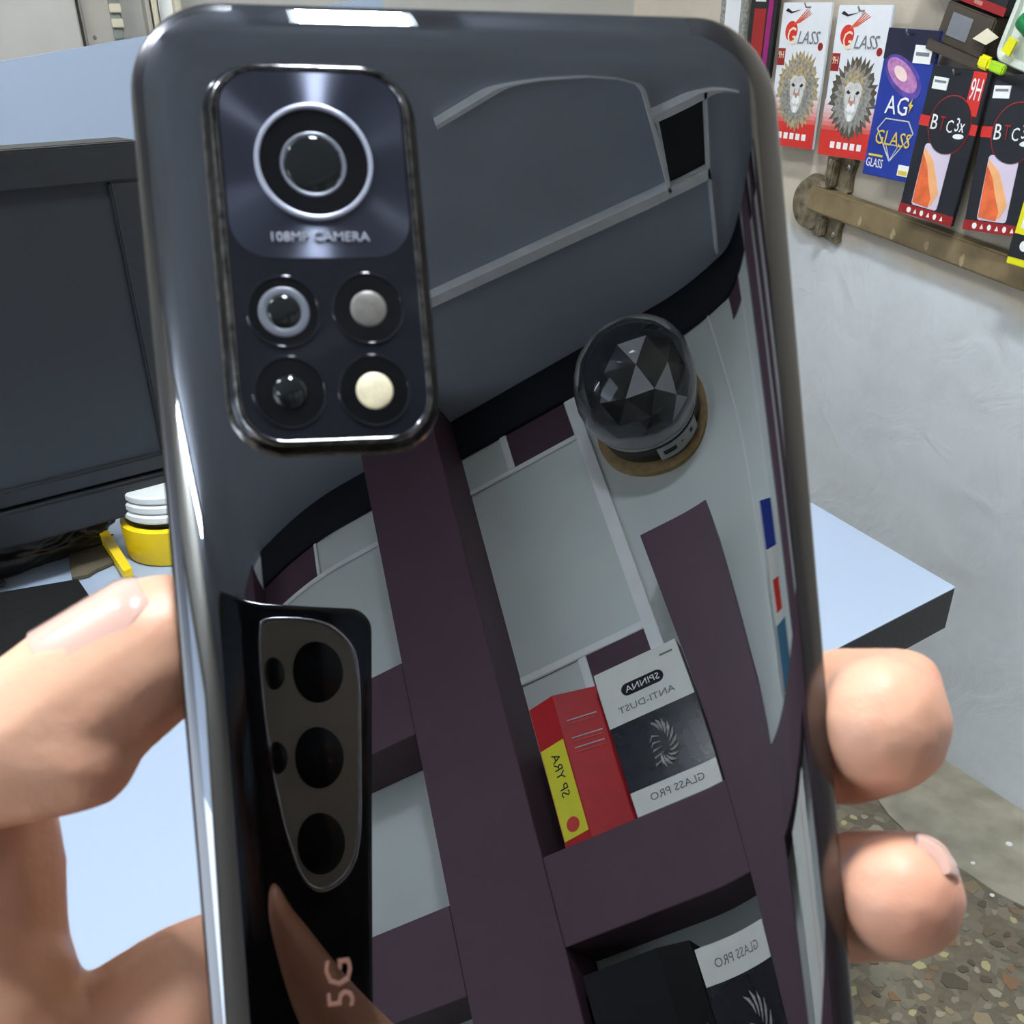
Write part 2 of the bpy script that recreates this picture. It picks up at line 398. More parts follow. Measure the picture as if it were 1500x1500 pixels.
# ------------------------------------------------------------------ maroon shelving on the back wall (seen in the phone)
def zb(b): return CAM_H - b                     # b: metres below the camera height
rack = thing('display_shelving', 'maroon display shelving with open white compartments', 'shelving', SH @ T(-0.25, -1.26, 0))
def rk(x0, x1, z0, z1, y0=-1.3215, y1=-1.20): return MB().box((x0 + 0.25, y0 + 1.26, z0), (x1 + 0.25, y1 + 1.26, z1), 0.0012)
CT = CEIL - 0.001
for (x0, x1, top) in ((-2.2, -1.40, CT), (-1.20, -1.03, zb(-1.374)), (-0.567, -0.397, CT), (-0.086, 0.048, zb(-0.904)), (0.55, 0.69, zb(-1.36)), (0.80, 0.86, zb(-1.36)), (1.02, 1.06, zb(-1.36))):
    rk(x0, x1, 0.001, top).build('post', 'maroon', rack)
for (x0, x1, bs) in ((-1.40, -1.20, ((-0.888, -0.739), (-0.430, -0.287), (0.03, 0.17))), (-1.03, -0.567, ((-0.888, -0.739), (-0.430, -0.287), (0.03, 0.17), (0.49, 0.63))), (-0.397, -0.086, ((-0.444, -0.303), (0.014, 0.155), (0.47, 0.61))),
                    (0.048, 0.55, ((-0.444, -0.303), (0.014, 0.155), (0.47, 0.61))), (0.69, 0.80, ((-0.444, -0.303), (0.014, 0.155)))):
    for (b0, b1) in bs: rk(x0 + 0.0004, x1 - 0.0004, zb(b1), zb(b0), y1=-1.2005).build('shelf_block', 'maroon', rack)
# black strip along the top of the wall, white trim strips, maroon squares
rk(-1.40, -1.20, zb(-1.374), CT, y1=-1.315).build('top_strip', 'strip_black', rack)
for (x0, x1) in ((-1.03, -0.567), (-0.397, 0.55), (0.69, 0.80), (0.86, 1.02)): rk(x0, x1, zb(-1.374), CT, y1=-1.312).build('top_strip', 'strip_black', rack)
def tr(x0, x1, b0, b1): rk(x0, x1, zb(b1), zb(b0), y1=-1.3165).build('trim_strip', 'trim_white', rack)
tr(-0.153, -0.128, -1.374, -0.444)
tr(-0.397, -0.153, -1.283, -1.272); tr(-0.397, -0.153, -0.826, -0.810); tr(-0.305, -0.290, -1.374, -1.283); tr(-0.283, -0.267, -0.810, -0.444)
tr(-1.03, -0.567, -1.286, -1.274); tr(-0.795, -0.785, -1.374, -1.286)
tr(0.405, 0.415, -1.374, -0.444); tr(0.20, 0.206, -1.374, -0.444)
def sq(x0, x1, b0, b1): rk(x0, x1, zb(b1), zb(b0), y1=-1.319).build('square_panel', 'maroon', rack)
sq(-0.290, -0.155, -1.374, -1.283); sq(-0.267, -0.139, -0.810, -0.745); sq(-1.03, -0.795, -1.374, -1.288); sq(0.291, 0.403, -1.374, -1.309)

# ------------------------------------------------------------------ disco light on the wall
mat('base_black', (0.01, 0.01, 0.012), 0.25)
mat('tan_disc_shadow', srgb(178, 150, 106), 0.6, var=0.15, scale=60)
mat('label_silver', srgb(176, 178, 180), 0.4)
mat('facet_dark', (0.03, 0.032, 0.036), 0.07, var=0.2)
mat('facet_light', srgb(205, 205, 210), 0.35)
mat('clear_plastic', (0.93, 0.95, 0.97), 0.03, trans=1.0, ior=1.2, var=0.0, coat=1.0)
DC = SH @ T(0.006, -1.322, zb(-1.215)) @ Matrix.Rotation(-PI / 2, 4, 'X')       # z axis points out of the wall
disco = thing('disco_light', 'round black disco light with clear faceted dome on the wall', 'disco light', DC)
MB().lathe([(0, 0), (0.122, 0), (0.122, 0.010), (0.117, 0.012), (0, 0.012)], 48).build('wall_shadow_disc', 'tan_disc_shadow', disco, True, angle=40)  # tan mount disc, its colour partly the soft shadow round the base
MB().lathe([(0, 0.0125), (0.098, 0.0125), (0.105, 0.022), (0.108, 0.052), (0.106, 0.060), (0.09, 0.061), (0, 0.061)], 64).build('base', 'base_black', disco, True, angle=40)
RB, RZ = 0.119, 0.112
bmf = bmesh.new(); bmesh.ops.create_icosphere(bmf, subdivisions=4, radius=RB)
bmesh.ops.bisect_plane(bmf, geom=bmf.verts[:] + bmf.edges[:] + bmf.faces[:], plane_co=(0, 0, -0.050), plane_no=(0, 0, 1), clear_inner=True)
for v in bmf.verts:
    v.co *= 1.0 + 0.012 * noise.noise(v.co * 60); v.co.z += RZ
MB().bm(bmf).build('dome', 'clear_plastic', disco, True)
MB().lathe([(0.1062, 0.0612), (0.110, 0.0625), (0.110, 0.066), (0.1085, 0.0675)], 64).build('rim', 'label_silver', disco, True)
bmf = bmesh.new(); bmesh.ops.create_icosphere(bmf, subdivisions=2, radius=0.092)
for v in bmf.verts: v.co.z += 0.156 - 0.092 + 0.06
hexes = [[c.co[:] for c in f.verts] for f in bmf.faces]
fd = MB(); lights = []
bmf.free()
for h6 in hexes:
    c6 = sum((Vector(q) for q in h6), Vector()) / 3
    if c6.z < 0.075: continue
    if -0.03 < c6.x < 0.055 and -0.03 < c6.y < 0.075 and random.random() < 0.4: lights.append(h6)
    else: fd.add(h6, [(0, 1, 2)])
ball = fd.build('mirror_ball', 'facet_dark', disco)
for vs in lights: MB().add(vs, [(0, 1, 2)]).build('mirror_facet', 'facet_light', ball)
# connector plate on the underside of the base
pl = MB()
angs = [math.radians(46 + 54 * i / 10) for i in range(11)]
DEN = math.radians(0)
for (r0, r1) in ((0.1075, 0.1095),):
    def lp_(r, z): return [(r * math.cos(a), r * math.sin(a), z) for a in angs]
    pl.loft([lp_(r0, 0.022), lp_(r1, 0.022), lp_(r1, 0.054), lp_(r0, 0.054), lp_(r0, 0.022)], closed=False)
plate = pl.build('connector_plate', 'label_silver', disco)
for a, w, z0, z1 in ((88, 7, 0.034, 0.044), (58, 2.2, 0.036, 0.044), (73, 1.5, 0.038, 0.042)):
    mb = MB(); aa = [math.radians(a - w + 2 * w * i / 4) for i in range(5)]
    L = lambda r, z: [(r * math.cos(t), r * math.sin(t), z) for t in aa]
    mb.loft([L(0.109, z0), L(0.1102, z0), L(0.1102, z1), L(0.109, z1), L(0.109, z0)], closed=False); mb.build('socket', 'ink_red' if a == 73 else 'ink_black', plate)

# ------------------------------------------------------------------ things on the shelves (lettering reads right way round in the room)
def shf(a, y, z, rz=0): return SHT @ T(-a, -y, z) @ Matrix.Rotation(rz, 4, 'Z')       # facing the wall: x right, y into the wall
mat('pack_white', srgb(228, 228, 220), 0.3, var=0.02, coat=0.3)
mat('pack_navy', srgb(24, 26, 36), 0.2, spec=0.5, var=0.05)
mat('ink_silver', srgb(176, 172, 166), 0.4, var=0.2, scale=200)
def glass_pack(mtx, label, w, h, t, b1, b2, txt):
    """upright pack: white card with a dark band and a lion emblem"""
    p = thing('screen_protector_pack', label, 'pack', mtx, 'white and black glass packs on the shelves')
    MB().box((-w / 2, 0, 0), (w / 2, t, h), 0.001).build('card', 'pack_white', p)
    band = MB().box((-w / 2 - 0.0003, -0.0008, h * b1), (w / 2 + 0.0003, 0.0004, h * b2)).build('dark_band', 'pack_navy', p)
    rng = random.Random(int(w * 1e5))
    # abstract roaring lion head emblem
    mb = MB(); cz = h * (b1 + b2) / 2; R0 = h * (b2 - b1) * 0.36
    for i in range(11):
        a = math.radians(70 + 21 * i); a2 = a + 0.5
        mb.tube([(math.cos(a + k_ * .2) * R0 * (1.0 - 0.2 * k_) * 0.62, -0.0016, cz + math.sin(a + k_ * .2) * R0 * (1.0 - 0.16 * k_)) for k_ in range(4)], [0.0005, 0.0028, 0.0022, 0.0004], 5)
    for i in range(5):
        z = cz + R0 * (0.3 - 0.22 * i)
        mb.tube([(0.002, -0.0016, z), (0.012 + 0.002 * i, -0.0016, z + 0.004 - 0.003 * i), (0.018, -0.0016, z - 0.004)], [0.0008, 0.002, 0.0006], 5)
    mb.build('lion_emblem', 'ink_silver', band)
    return p
p = glass_pack(shf(-0.1635, -1.2015, zb(-0.444)), 'white pack with a wide black band and lion emblem beside red box', 0.144, 0.252, 0.03, 0.16, 0.60, '')
FX = lambda x, z, y=-0.0006: T(x, y, z) @ FACE
lg = MB(); lp2 = rrect(0.036, 0.0105, 0.0104, 6)
lg.prism([(x, -0.0008, 0.204 + z) for x, z in lp2], (0, 0.001, 0)); plq = lg.build('logo_pill', 'pack_navy', p)
text('SPINNA', 0.058, plq, 'ink_white', FX(0, 0.204, -0.001), 0.011)
text('ANTI-DUST', 0.096, p, 'ink_grey', FX(0.002, 0.174), 0.011)
text('GLASS PRO', 0.088, p, 'ink_grey', FX(0.0, 0.022), 0.012)
MB().box((-0.062, -0.0006, 0.234), (-0.04, 0.0002, 0.237)).build('print_line', 'ink_grey', p)
p = glass_pack(shf(-0.152, -1.2045, zb(0.014)), 'second white pack with dark lion panel beside the black box', 0.128, 0.252, 0.03, 0.10, 0.79, '')
text('GLASS PRO', 0.085, p, 'ink_grey', FX(0.0, 0.225), 0.013)
# red box with a yellow label, corner turned to the room
rb = thing('red_box', 'glossy red carton with a yellow label on its narrow side', 'box', shf(-0.312, -1.203, zb(-0.444), math.radians(0)))
def quadbox(pts, h0, h1):
    return MB().prism([(x, y, h0) for x, y in pts], (0, 0, h1 - h0))
base = [(0, 0), (0.049, 0.012), (0.020, 0.072), (-0.068, 0.030)]
quadbox(base, 0, 0.252).build('carton', 'red_card', rb)
dv = Vector((0.049, 0.012, 0)).normalized(); nv = Vector((dv.y, -dv.x, 0))
lab = MB().prism([Vector((0, 0, 0.014)) + dv * 0.002 + nv * 0.0003, Vector((0, 0, 0.014)) + dv * 0.049 + nv * 0.0003, Vector((0, 0, 0.172)) + dv * 0.049 + nv * 0.0003, Vector((0, 0, 0.172)) + dv * 0.002 + nv * 0.0003], nv * 0.0006).build('yellow_label', 'yellow_print', rb)
fm = frame(dv, -nv, ZUP, dv * 0.026 + nv * 0.001) @ FACE
text('SP YRA', 0.075, lab, 'ink_black', frame(dv, -nv, ZUP, dv * 0.024 + nv * 0.0012) @ T(0, 0, 0.118) @ FACE @ Matrix.Rotation(PI / 2, 4, 'Z'), 0.016)
mb = MB(); mb.lathe([(0, 0), (0.012, 0), (0.012, 0.0008), (0, 0.0009)], 18); mb.build('round_mark', 'ink_red', lab, mtx=frame(dv, -nv, ZUP, dv * 0.026 + nv * 0.0009) @ T(0, 0, 0.034) @ FACE)
dv2 = Vector((-0.068, 0.030, 0)).normalized(); nv2 = Vector((dv2.y, -dv2.x, 0)); nv2 = nv2 if nv2.y < 0 else -nv2
for i, (z, l) in enumerate(((0.20, 0.05), (0.193, 0.045), (0.168, 0.052), (0.161, 0.052), (0.150, 0.05), (0.142, 0.05))):
    a = dv2 * 0.012 + nv2 * 0.0003 + Vector((0, 0, z)); b = a + dv2 * l + Vector((0, 0, 0.004))
    MB().prism([a, b, b + Vector((0, 0, 0.0022)), a + Vector((0, 0, 0.0016))], nv2 * 0.0006).build('print_line', 'ink_red' if i % 2 else 'label_silver', rb)
# black box in the lower compartment
bb = thing('black_box', 'plain black carton in the lower compartment', 'box', shf(-0.266, -1.204, zb(0.014)))
quadbox([(0, 0), (0.118, 0.004), (0.118, 0.075), (-0.043, 0.07), (-0.043, 0.02)], 0, 0.272).build('carton', mat('carton_black', (0.008, 0.008, 0.009), 0.5, spec=0.2), bb)
MB().prism([(-0.0220, 0.0092, 0.03), (-0.034, 0.0150, 0.03), (-0.034, 0.0150, 0.16), (-0.0220, 0.0092, 0.15)], (-0.0004, -0.0008, 0)).build('green_print', mat('ink_lime', srgb(170, 190, 40), 0.4), bb)
# colourful packs in the right compartments
cp = thing('blue_card_pack', 'tall blue and white pack with red patch in right compartment', 'pack', shf(0.34, -1.235, zb(-0.444), math.radians(-28)))
MB().box((-0.10, 0, 0), (0.10, 0.03, 0.345), 0.001).build('card', 'pack_white', cp)
MB().box((-0.1002, -0.0008, 0.25), (0.1002, 0.001, 0.3452)).build('blue_band', 'ink_blue', cp)
MB().box((-0.06, -0.0008, 0.13), (0.06, 0.001, 0.19)).build('red_patch', 'ink_red', cp)
MB().box((-0.1002, -0.0008, 0.0), (0.1002, 0.001, 0.11)).build('teal_band', mat('ink_teal', srgb(70, 120, 150), 0.4), cp)
bd_ = thing('white_board', 'white card with thin red line in lower right compartment', 'board', shf(0.26, -1.225, zb(0.014)))
MB().box((-0.13, 0, 0), (0.13, 0.012, 0.30), 0.001).build('card', 'pack_white', bd_)
MB().box((-0.04, -0.0008, 0.0), (-0.034, 0.001, 0.30)).build('red_line', 'ink_red', bd_)

# ------------------------------------------------------------------ the held phone
mat('mirror_back', (0.285, 0.295, 0.31), 0.0, metal=1.0, var=0.0).node_tree.nodes['Principled BSDF'].inputs['Specular Tint'].default_value = (0.34, 0.34, 0.35, 1)
mat('phone_frame', (0.11, 0.11, 0.115), 0.2, metal=1.0, var=0.05)
mat('rim_metal', (0.17, 0.17, 0.175), 0.12, metal=1.0, var=0.35, scale=900)
mat('module_glass', (0.010, 0.011, 0.015), 0.06, spec=0.45)
mat('spun_panel', (0.085, 0.092, 0.125), 0.30, metal=0.9, var=0.0, aniso=1.0)
mat('lens_black', (0.004, 0.004, 0.005), 0.12)
mat('ring_grey', srgb(176, 180, 196), 0.35, metal=0.5)
mat('ring_soft', srgb(120, 124, 134), 0.35, metal=0.4)
mat('frosted_grey', srgb(128, 124, 118), 0.35, metal=0.3, var=0.1, scale=900)
mat('flash_cream', srgb(240, 226, 190), 0.4, var=0.1, scale=700)
mat('lens_glass', (0.010, 0.012, 0.012), 0.03, spec=0.5)
mat('print_grey', srgb(170, 172, 184), 0.45)
mat('print_copper', srgb(128, 90, 78), 0.5)
RP = Matrix(((0.97786056, 0.08523125, -0.19111349), (-0.08412993, 0.99635806, 0.01388445), (0.19160085, 0.00250131, 0.98146974)))
pu, pv, pn = (M @ (RP @ Vector(v)) for v in ((1, 0, 0), (0, 1, 0), (0, 0, 1)))
PHM = frame(pu, -pv, -pn, cw(2.26634, 5.22365, 118.81179))
phone = thing('smartphone', 'mirror backed black smartphone held in the hand with square camera block', 'smartphone', PHM)
PW, PT = 38.2, 82.5
def back_h(s, t):
    k_, w, D, p, w2, D2 = 7.903731e-05, 18.68802, 0.486570, 3.020354, 9.585137, 1.402411
    e = max(abs(s) - (PW - w), 0) / w
    fx = max(abs(s) - (PW - w2), 0) / w2; fy = max(abs(t) - (PT - w2), 0) / w2
    r = math.hypot(fx, fy)
    return -.5 * k_ * s * s - D * e ** p - D2 * r ** 3
def axis(L, w, nmid, nedge):
    a = [-L + w * i / nedge for i in range(nedge)]; b = [-(L - w) + 2 * (L - w) * i / nmid for i in range(nmid)]; c = [(L - w) + w * i / nedge for i in range(nedge + 1)]
    return a + b + c
W2 = 9.585137
sx_, ty_ = axis(PW, W2, 90, 40), axis(PT, W2, 90, 40)
def fit_top(x, y):
    f = max(0.0, (y - 50.0) / 32.5)
    return y + f * (1.75 + 0.012 * x)
bv, bf = [], []
for t in ty_:
    for s in sx_:
        ax, ay = abs(s) - (PW - W2), abs(t) - (PT - W2)
        S, T_ = s, t
        if ax > 0 and ay > 0:
            u_, v_ = ax / W2, ay / W2
            S = math.copysign(PW - W2 + W2 * u_ * math.sqrt(1 - v_ * v_ / 2), s); T_ = math.copysign(PT - W2 + W2 * v_ * math.sqrt(1 - u_ * u_ / 2), t)
        bv.append((S * .001, fit_top(S, -T_) * .001, back_h(S, T_) * .001))
ns = len(sx_)
for j in range(len(ty_) - 1):
    for i in range(ns - 1): bf.append((j * ns + i, (j + 1) * ns + i, (j + 1) * ns + i + 1, j * ns + i + 1))
MB().add(bv, bf).build('back_glass', 'mirror_back', phone, True)
loop0 = rrect(PW, PT, W2, 14)
def floop(off, h):
    out = []
    for (x, y) in loop0:
        if h == 'in':
            ix, iy = max(-(PW - W2), min(PW - W2, x)), max(-(PT - W2), min(PT - W2, y))
            wf = min(1.0, max(0.0, (x - 20.0) / 14.0)); fo = off * (0.30 + 0.70 * wf * wf * (3 - 2 * wf))
            x2, y2 = x + (x - ix) / W2 * fo, y + (y - iy) / W2 * fo
            out.append((x2 * .001, fit_top(x2, y2) * .001, (back_h(x2, y2) + 0.03) * .001)); continue
        ix, iy = max(-(PW - W2), min(PW - W2, x)), max(-(PT - W2), min(PT - W2, y))
        d = Vector((x - ix, y - iy)); d = d.normalized() if d.length else Vector((0, 0))
        hh = back_h(x, y) + h if h > -1 else h
        out.append(((x + d.x * off) * .001, fit_top(x, y + d.y * off) * .001, hh * .001))
    return out
MB().loft([floop(-3.3, 'in'), floop(-2.5, 'in'), floop(-1.6, 'in'), floop(-0.8, 'in'), floop(-0.2, 'in'), floop(0.05, -0.02), floop(0.22, -0.18), floop(0.42, -0.5), floop(0.58, -3.6), floop(0.62, -4.8), floop(0.55, -6.3), floop(0.2, -7.8), floop(-0.3, -8.5), floop(-0.8, -8.7)]).build('frame', 'phone_frame', phone, True)
MB().loft([floop(-0.85, -8.2), floop(-0.8, -8.65), floop(-1.2, -8.8)], True, True).build('front_glass', 'black_gloss', phone, True, angle=30)
# camera block
MCX, MCY = -19.25, 54.45
module = thing('camera_block', '', '', None)
del module['label']; del module['category']
module.parent = phone
def rl(hx, hy, r, h, cx=MCX, cy=MCY, n=10): return [(x * .001, y * .001, h * .001) for x, y in rrect(hx, hy, r, n, cx, cy)]
module2 = MB().loft([rl(11.9, 22.1, 6.2, -0.15), rl(11.5, 21.7, 5.9, 0.25), rl(11.0, 21.2, 5.4, 1.2), rl(10.8, 21.0, 5.2, 1.62), rl(10.55, 20.75, 5.0, 1.76), rl(10.3, 20.5, 4.8, 1.70), rl(10.1, 20.3, 4.6, 1.45)]).build('camera_rim', 'rim_metal', phone, True)
bpy.data.objects.remove(module)
MB().loft([rl(10.2, 20.4, 4.6, 0.2), rl(10.2, 20.4, 4.6, 1.58)], False, True).build('camera_glass', 'module_glass', phone)
LX, LY = -19.4, 64.6
pnl = [((x + MCX - LX) * .001, (y + 64.35 - LY) * .001) for x, y in rrect(9.85, 10.25, 4.2, 8)]
MB().loft([[(x, y, 0) for x, y in pnl], [(x, y, 0.00003) for x, y in pnl]], False, True).build('spun_plate', 'spun_panel', phone, mtx=T(LX * .001, LY * .001, 0.001590))
def ring(name, r0, r1, h0, h1, m, cx, cy, parent=phone, n=56):
    return MB().lathe([(r0 * .001, h0 * .001), (r0 * .001, h1 * .001), ((r0 + .12) * .001, (h1 + .05) * .001), ((r1 - .12) * .001, (h1 + .05) * .001), (r1 * .001, h1 * .001), (r1 * .001, h0 * .001)], n, (cx * .001, cy * .001, 0)).build(name, m, parent, True, angle=50)
def disc(name, r, h, m, cx, cy, parent=phone, dome=0.0, n=48):
    pr = [(r * .001, (h - .3) * .001)] + [(r * math.cos(a) * .001 + 1e-7, (h + dome * math.sin(a)) * .001) for a in [i * PI / 2 / 8 for i in range(9)]]
    return MB().lathe(pr, n, (cx * .001, cy * .001, 0)).build(name, m, parent, True, angle=50)
ml = ring('main_lens_ring', 5.95, 6.45, 1.60, 1.95, 'ring_grey', LX, LY)
disc('lens_well', 5.9, 1.66, 'lens_black', LX, LY, ml)
ring('inner_ring', 3.25, 3.6, 1.66, 1.70, 'ring_soft', LX - .1, LY - .2, ml)
disc('lens_glass', 3.1, 1.70, 'lens_glass', LX - .1, LY - .2, ml, 0.25)
text('108MP CAMERA', 0.0107, phone, 'print_grey', T((LX + .05) * .001, 0.0564, 0.00163), 0.00105)
for (cx, cy, r, kind) in ((-24.06, 48.09, 2.75, 'a'), (-14.79, 48.34, 2.0, 'b'), (-24.14, 39.23, 1.9, 'c'), (-14.88, 39.18, 2.05, 'd')):
    h_ = ring('small_lens_ring', 3.75, 4.05, 1.55, 1.70, 'module_glass', cx, cy)
    disc('lens_well', 3.72, 1.60, 'lens_black', cx, cy, h_)
    if kind == 'a':
        ring('inner_ring', 1.9, r, 1.61, 1.72, 'ring_soft', cx, cy, h_); disc('lens_glass', 1.88, 1.66, 'lens_glass', cx, cy, h_, 0.4)
    elif kind == 'b': disc('sensor_window', r, 1.64, 'frosted_grey', cx, cy, h_, 0.25)
    elif kind == 'c': disc('lens_glass', r, 1.64, 'lens_glass', cx, cy, h_, 0.7)
    else: disc('flash_window', r, 1.64, 'flash_cream', cx, cy, h_, 0.3)
t5 = text('5G', 0.0053, phone, 'print_copper', T(-0.0243, -0.02633, 0.00003 + back_h(-24.3, 26.3) * .001) @ Matrix.Rotation(PI / 2, 4, 'Z') @ Matrix.Rotation(math.radians(-1.0), 4, 'X'), 0.0030)

# ------------------------------------------------------------------ the photographing phone, at the camera, facing the held phone
CAMF = frame(cr, cd, cf, CAM_POS)
mat('taker_back', (0.010, 0.010, 0.013), 0.10, var=0.05)
mat('island_plate', srgb(150, 142, 130), 0.3, metal=0.35, var=0.08)
mat('island_rim', srgb(190, 190, 195), 0.2, metal=1.0)
tk = thing('camera_phone', 'black phone with three lenses taking the picture, seen in the mirror', 'smartphone', CAMF @ T(-0.024, 0.0605, -0.0062))
def tkp(x, y, z): return ((x + 24) * .001, (y - 60.5) * .001, (z + 6.2) * .001)
def trl(ins, z, r=5): return [tkp(x, y, z) for x, y in rrect(38 - ins, 81 - ins, r, 8, -24, 60.5)]
MB().loft([trl(1.0, -10.4, 4), trl(0.2, -9.6), trl(0, -8), trl(0, -4), trl(0.25, -2.5), trl(0.9, -2.05, 4.4), trl(1.6, -2.0, 4)], True, True).build('body', 'taker_back', tk, True, angle=60)
isl = [(-18.4, -14.6), (-15, -16.7), (1.2, -17.1), (7.3, -13.4), (10.2, -8), (10.4, 12.3), (10.5, 32.5), (7.6, 40.1), (-.1, 44), (-6.2, 40.3), (-11.2, 27.4), (-16.3, 12.4), (-19, -2.5)]
def smooth_loop(p, it=2):
    for _ in range(it):
        q = []
        for i in range(len(p)):
            a, b = Vector(p[i]), Vector(p[(i + 1) % len(p)]); q += [tuple(a * .75 + b * .25), tuple(a * .25 + b * .75)]
        p = q
    return p
isl = smooth_loop(isl)
cxm, cym = sum(p[0] for p in isl) / len(isl), sum(p[1] for p in isl) / len(isl)
def il(sc, z): return [tkp(cxm + (x - cxm) * sc[0], cym + (y - cym) * sc[1], z) for x, y in isl]
plate = MB().loft([il((1, 1), -2.1), il((1, 1), -1.35), il((.97, .985), -1.2)], False, True).build('camera_island', 'island_plate', tk)
MB().loft([il((1.06, 1.03), -2.1), il((1.05, 1.025), -1.2), il((1.02, 1.012), -0.9), il((.985, .99), -1.0), il((.975, .985), -1.3)]).build('island_rim', 'island_rim', plate, True)
for (x, y, r) in ((-.3, -5.5, 6.9), (-.3, 13.7, 6.9), (-.2, 32.9, 6.9), (-13.3, -4.8, 3.6), (-13.0, 13.8, 3.6)):
    q = tkp(x, y, -1.25)
    MB().lathe([(r * .001, 0), (r * .001, 0.0003), (r * .00093, 0.00042), (0, 0.00042)], 36, q).build('lens', 'lens_black', plate, True, angle=40)

# ------------------------------------------------------------------ hands
def skin_mat(name, c1, c2):
    m = mat(name, c1, 0.42, sss=0.12, color2=c2, scale=28, bump=0.10, bscale=700, spec=0.4); return m
skin_mat('skin', srgb(224, 174, 144), srgb(212, 148, 122))
skin_mat('skin_brown', srgb(176, 124, 96), srgb(158, 104, 80))
mat('nail', srgb(214, 172, 156), 0.16, coat=0.6, var=0.03, spec=0.6)
def flesh(name, chains, material, parent=None, voxel=0.0009, smooth=9, origin=None):
    """one continuous body grown around chains of (camera mm x, y, z, radius, stretch in y)"""
    bm = bmesh.new(); org = Vector(origin)
    for ch in chains:
        P = [Vector(c[:3]) for c in ch]; r = [c[3] for c in ch]; st = [c[4] if len(c) > 4 else 1.0 for c in ch]
        n = len(P)
        for i in range(n - 1):
            p0, p1, p2, p3 = P[max(i - 1, 0)], P[i], P[i + 1], P[min(i + 2, n - 1)]
            steps = max(3, int((p2 - p1).length / (0.22 * min(r[i], r[i + 1]))))
            for q in range(steps + (1 if i == n - 2 else 0)):
                t = q / steps
                c = 0.5 * ((2 * p1) + (p2 - p0) * t + (2 * p0 - 5 * p1 + 4 * p2 - p3) * t * t + (3 * p1 - p0 - 3 * p2 + p3) * t ** 3)
                rad = (r[i] * (1 - t) + r[i + 1] * t) * .001; s_ = st[i] * (1 - t) + st[i + 1] * t
                ret = bmesh.ops.create_icosphere(bm, subdivisions=2, radius=1.0)
                ctr = Vector((c.x, c.y, c.z)) * .001
                for v in ret['verts']:
                    v.co = CAM_POS + M @ (ctr + Vector((v.co.x * rad, v.co.y * rad * s_, v.co.z * rad))) - org
    me = bpy.data.meshes.new(name); bm.to_mesh(me); bm.free()
    ob = bpy.data.objects.new('tmp', me); col.objects.link(ob)
    rm = ob.modifiers.new('r', 'REMESH'); rm.mode = 'VOXEL'; rm.voxel_size = voxel
    sm = ob.modifiers.new('s', 'SMOOTH'); sm.factor = 0.5; sm.iterations = smooth
    bpy.context.view_layer.update()
    me2 = bpy.data.meshes.new_from_object(ob.evaluated_get(bpy.context.evaluated_depsgraph_get()))
    bpy.data.objects.remove(ob); bpy.data.meshes.remove(me); me2.name = name
    me2.materials.clear()
    return link(name, me2, material, parent, True, T(*org))
def c3(px, py, z, r, s=1.0): return ((px - PX) / FPX * z, (py - PY) / FPX * z, z, r, s)
chains = [
    [c3(258, 925, 123, 7.0), c3(222, 952, 122, 8.9), c3(130, 1018, 121, 9.9), c3(40, 1082, 120, 9.9), c3(-60, 1110, 120, 9.8), c3(-150, 1160, 121, 10.5), c3(-140, 1300, 128, 13), c3(-60, 1450, 132, 15)],
    [c3(50, 1108, 119, 8.0), c3(112, 1100, 119, 7.4)],
    [c3(-34, 1190, 131, 9.6), c3(-32, 1270, 132, 10.8), c3(-28, 1370, 133, 10.9), c3(-14, 1470, 134, 11.2), c3(20, 1580, 134, 14), c3(100, 1750, 140, 20)],
    [c3(20, 1580, 136, 13), c3(110, 1595, 139, 13.2), c3(200, 1535, 141, 12.6), c3(300, 1462, 144, 11.8), c3(420, 1400, 147, 10.5), c3(700, 1250, 148, 9.3), c3(1000, 1120, 149, 9.2), c3(1180, 1084, 147, 9.3), c3(1255, 1068, 142, 9.8, 1.1), c3(1291, 1062, 136, 9.2, 1.06), c3(1286, 1056, 130, 8.0, 1.1)],
    [c3(1225, 1006, 142, 5.6), c3(1322, 1006, 135, 5.3)], [c3(1225, 1124, 142, 5.4), c3(1270, 1118, 136, 5.1)],
    [c3(1250, 1268, 142, 5.2), c3(1342, 1272, 135, 5.1)], [c3(1250, 1358, 142, 5.2), c3(1344, 1348, 135, 5.1)],
    [c3(100, 1650, 138, 17), c3(300, 1600, 143, 15), c3(480, 1520, 147, 11), c3(760, 1430, 148, 9.2), c3(1050, 1350, 149, 8.8), c3(1210, 1322, 147, 8.8), c3(1275, 1314, 141, 8.9, 1.0), c3(1315, 1314, 136, 8.7, 1.0), c3(1312, 1308, 130, 7.6, 1.02)],
    [c3(100, 1750, 140, 20), c3(320, 1720, 146, 18), c3(520, 1690, 150, 14)],
]
hand = tag(flesh('hand', chains, 'skin', origin=cpx(150, 1500, 138)), 'bare hand gripping the mirrored phone, thumb left and two fingertips right', 'hand')
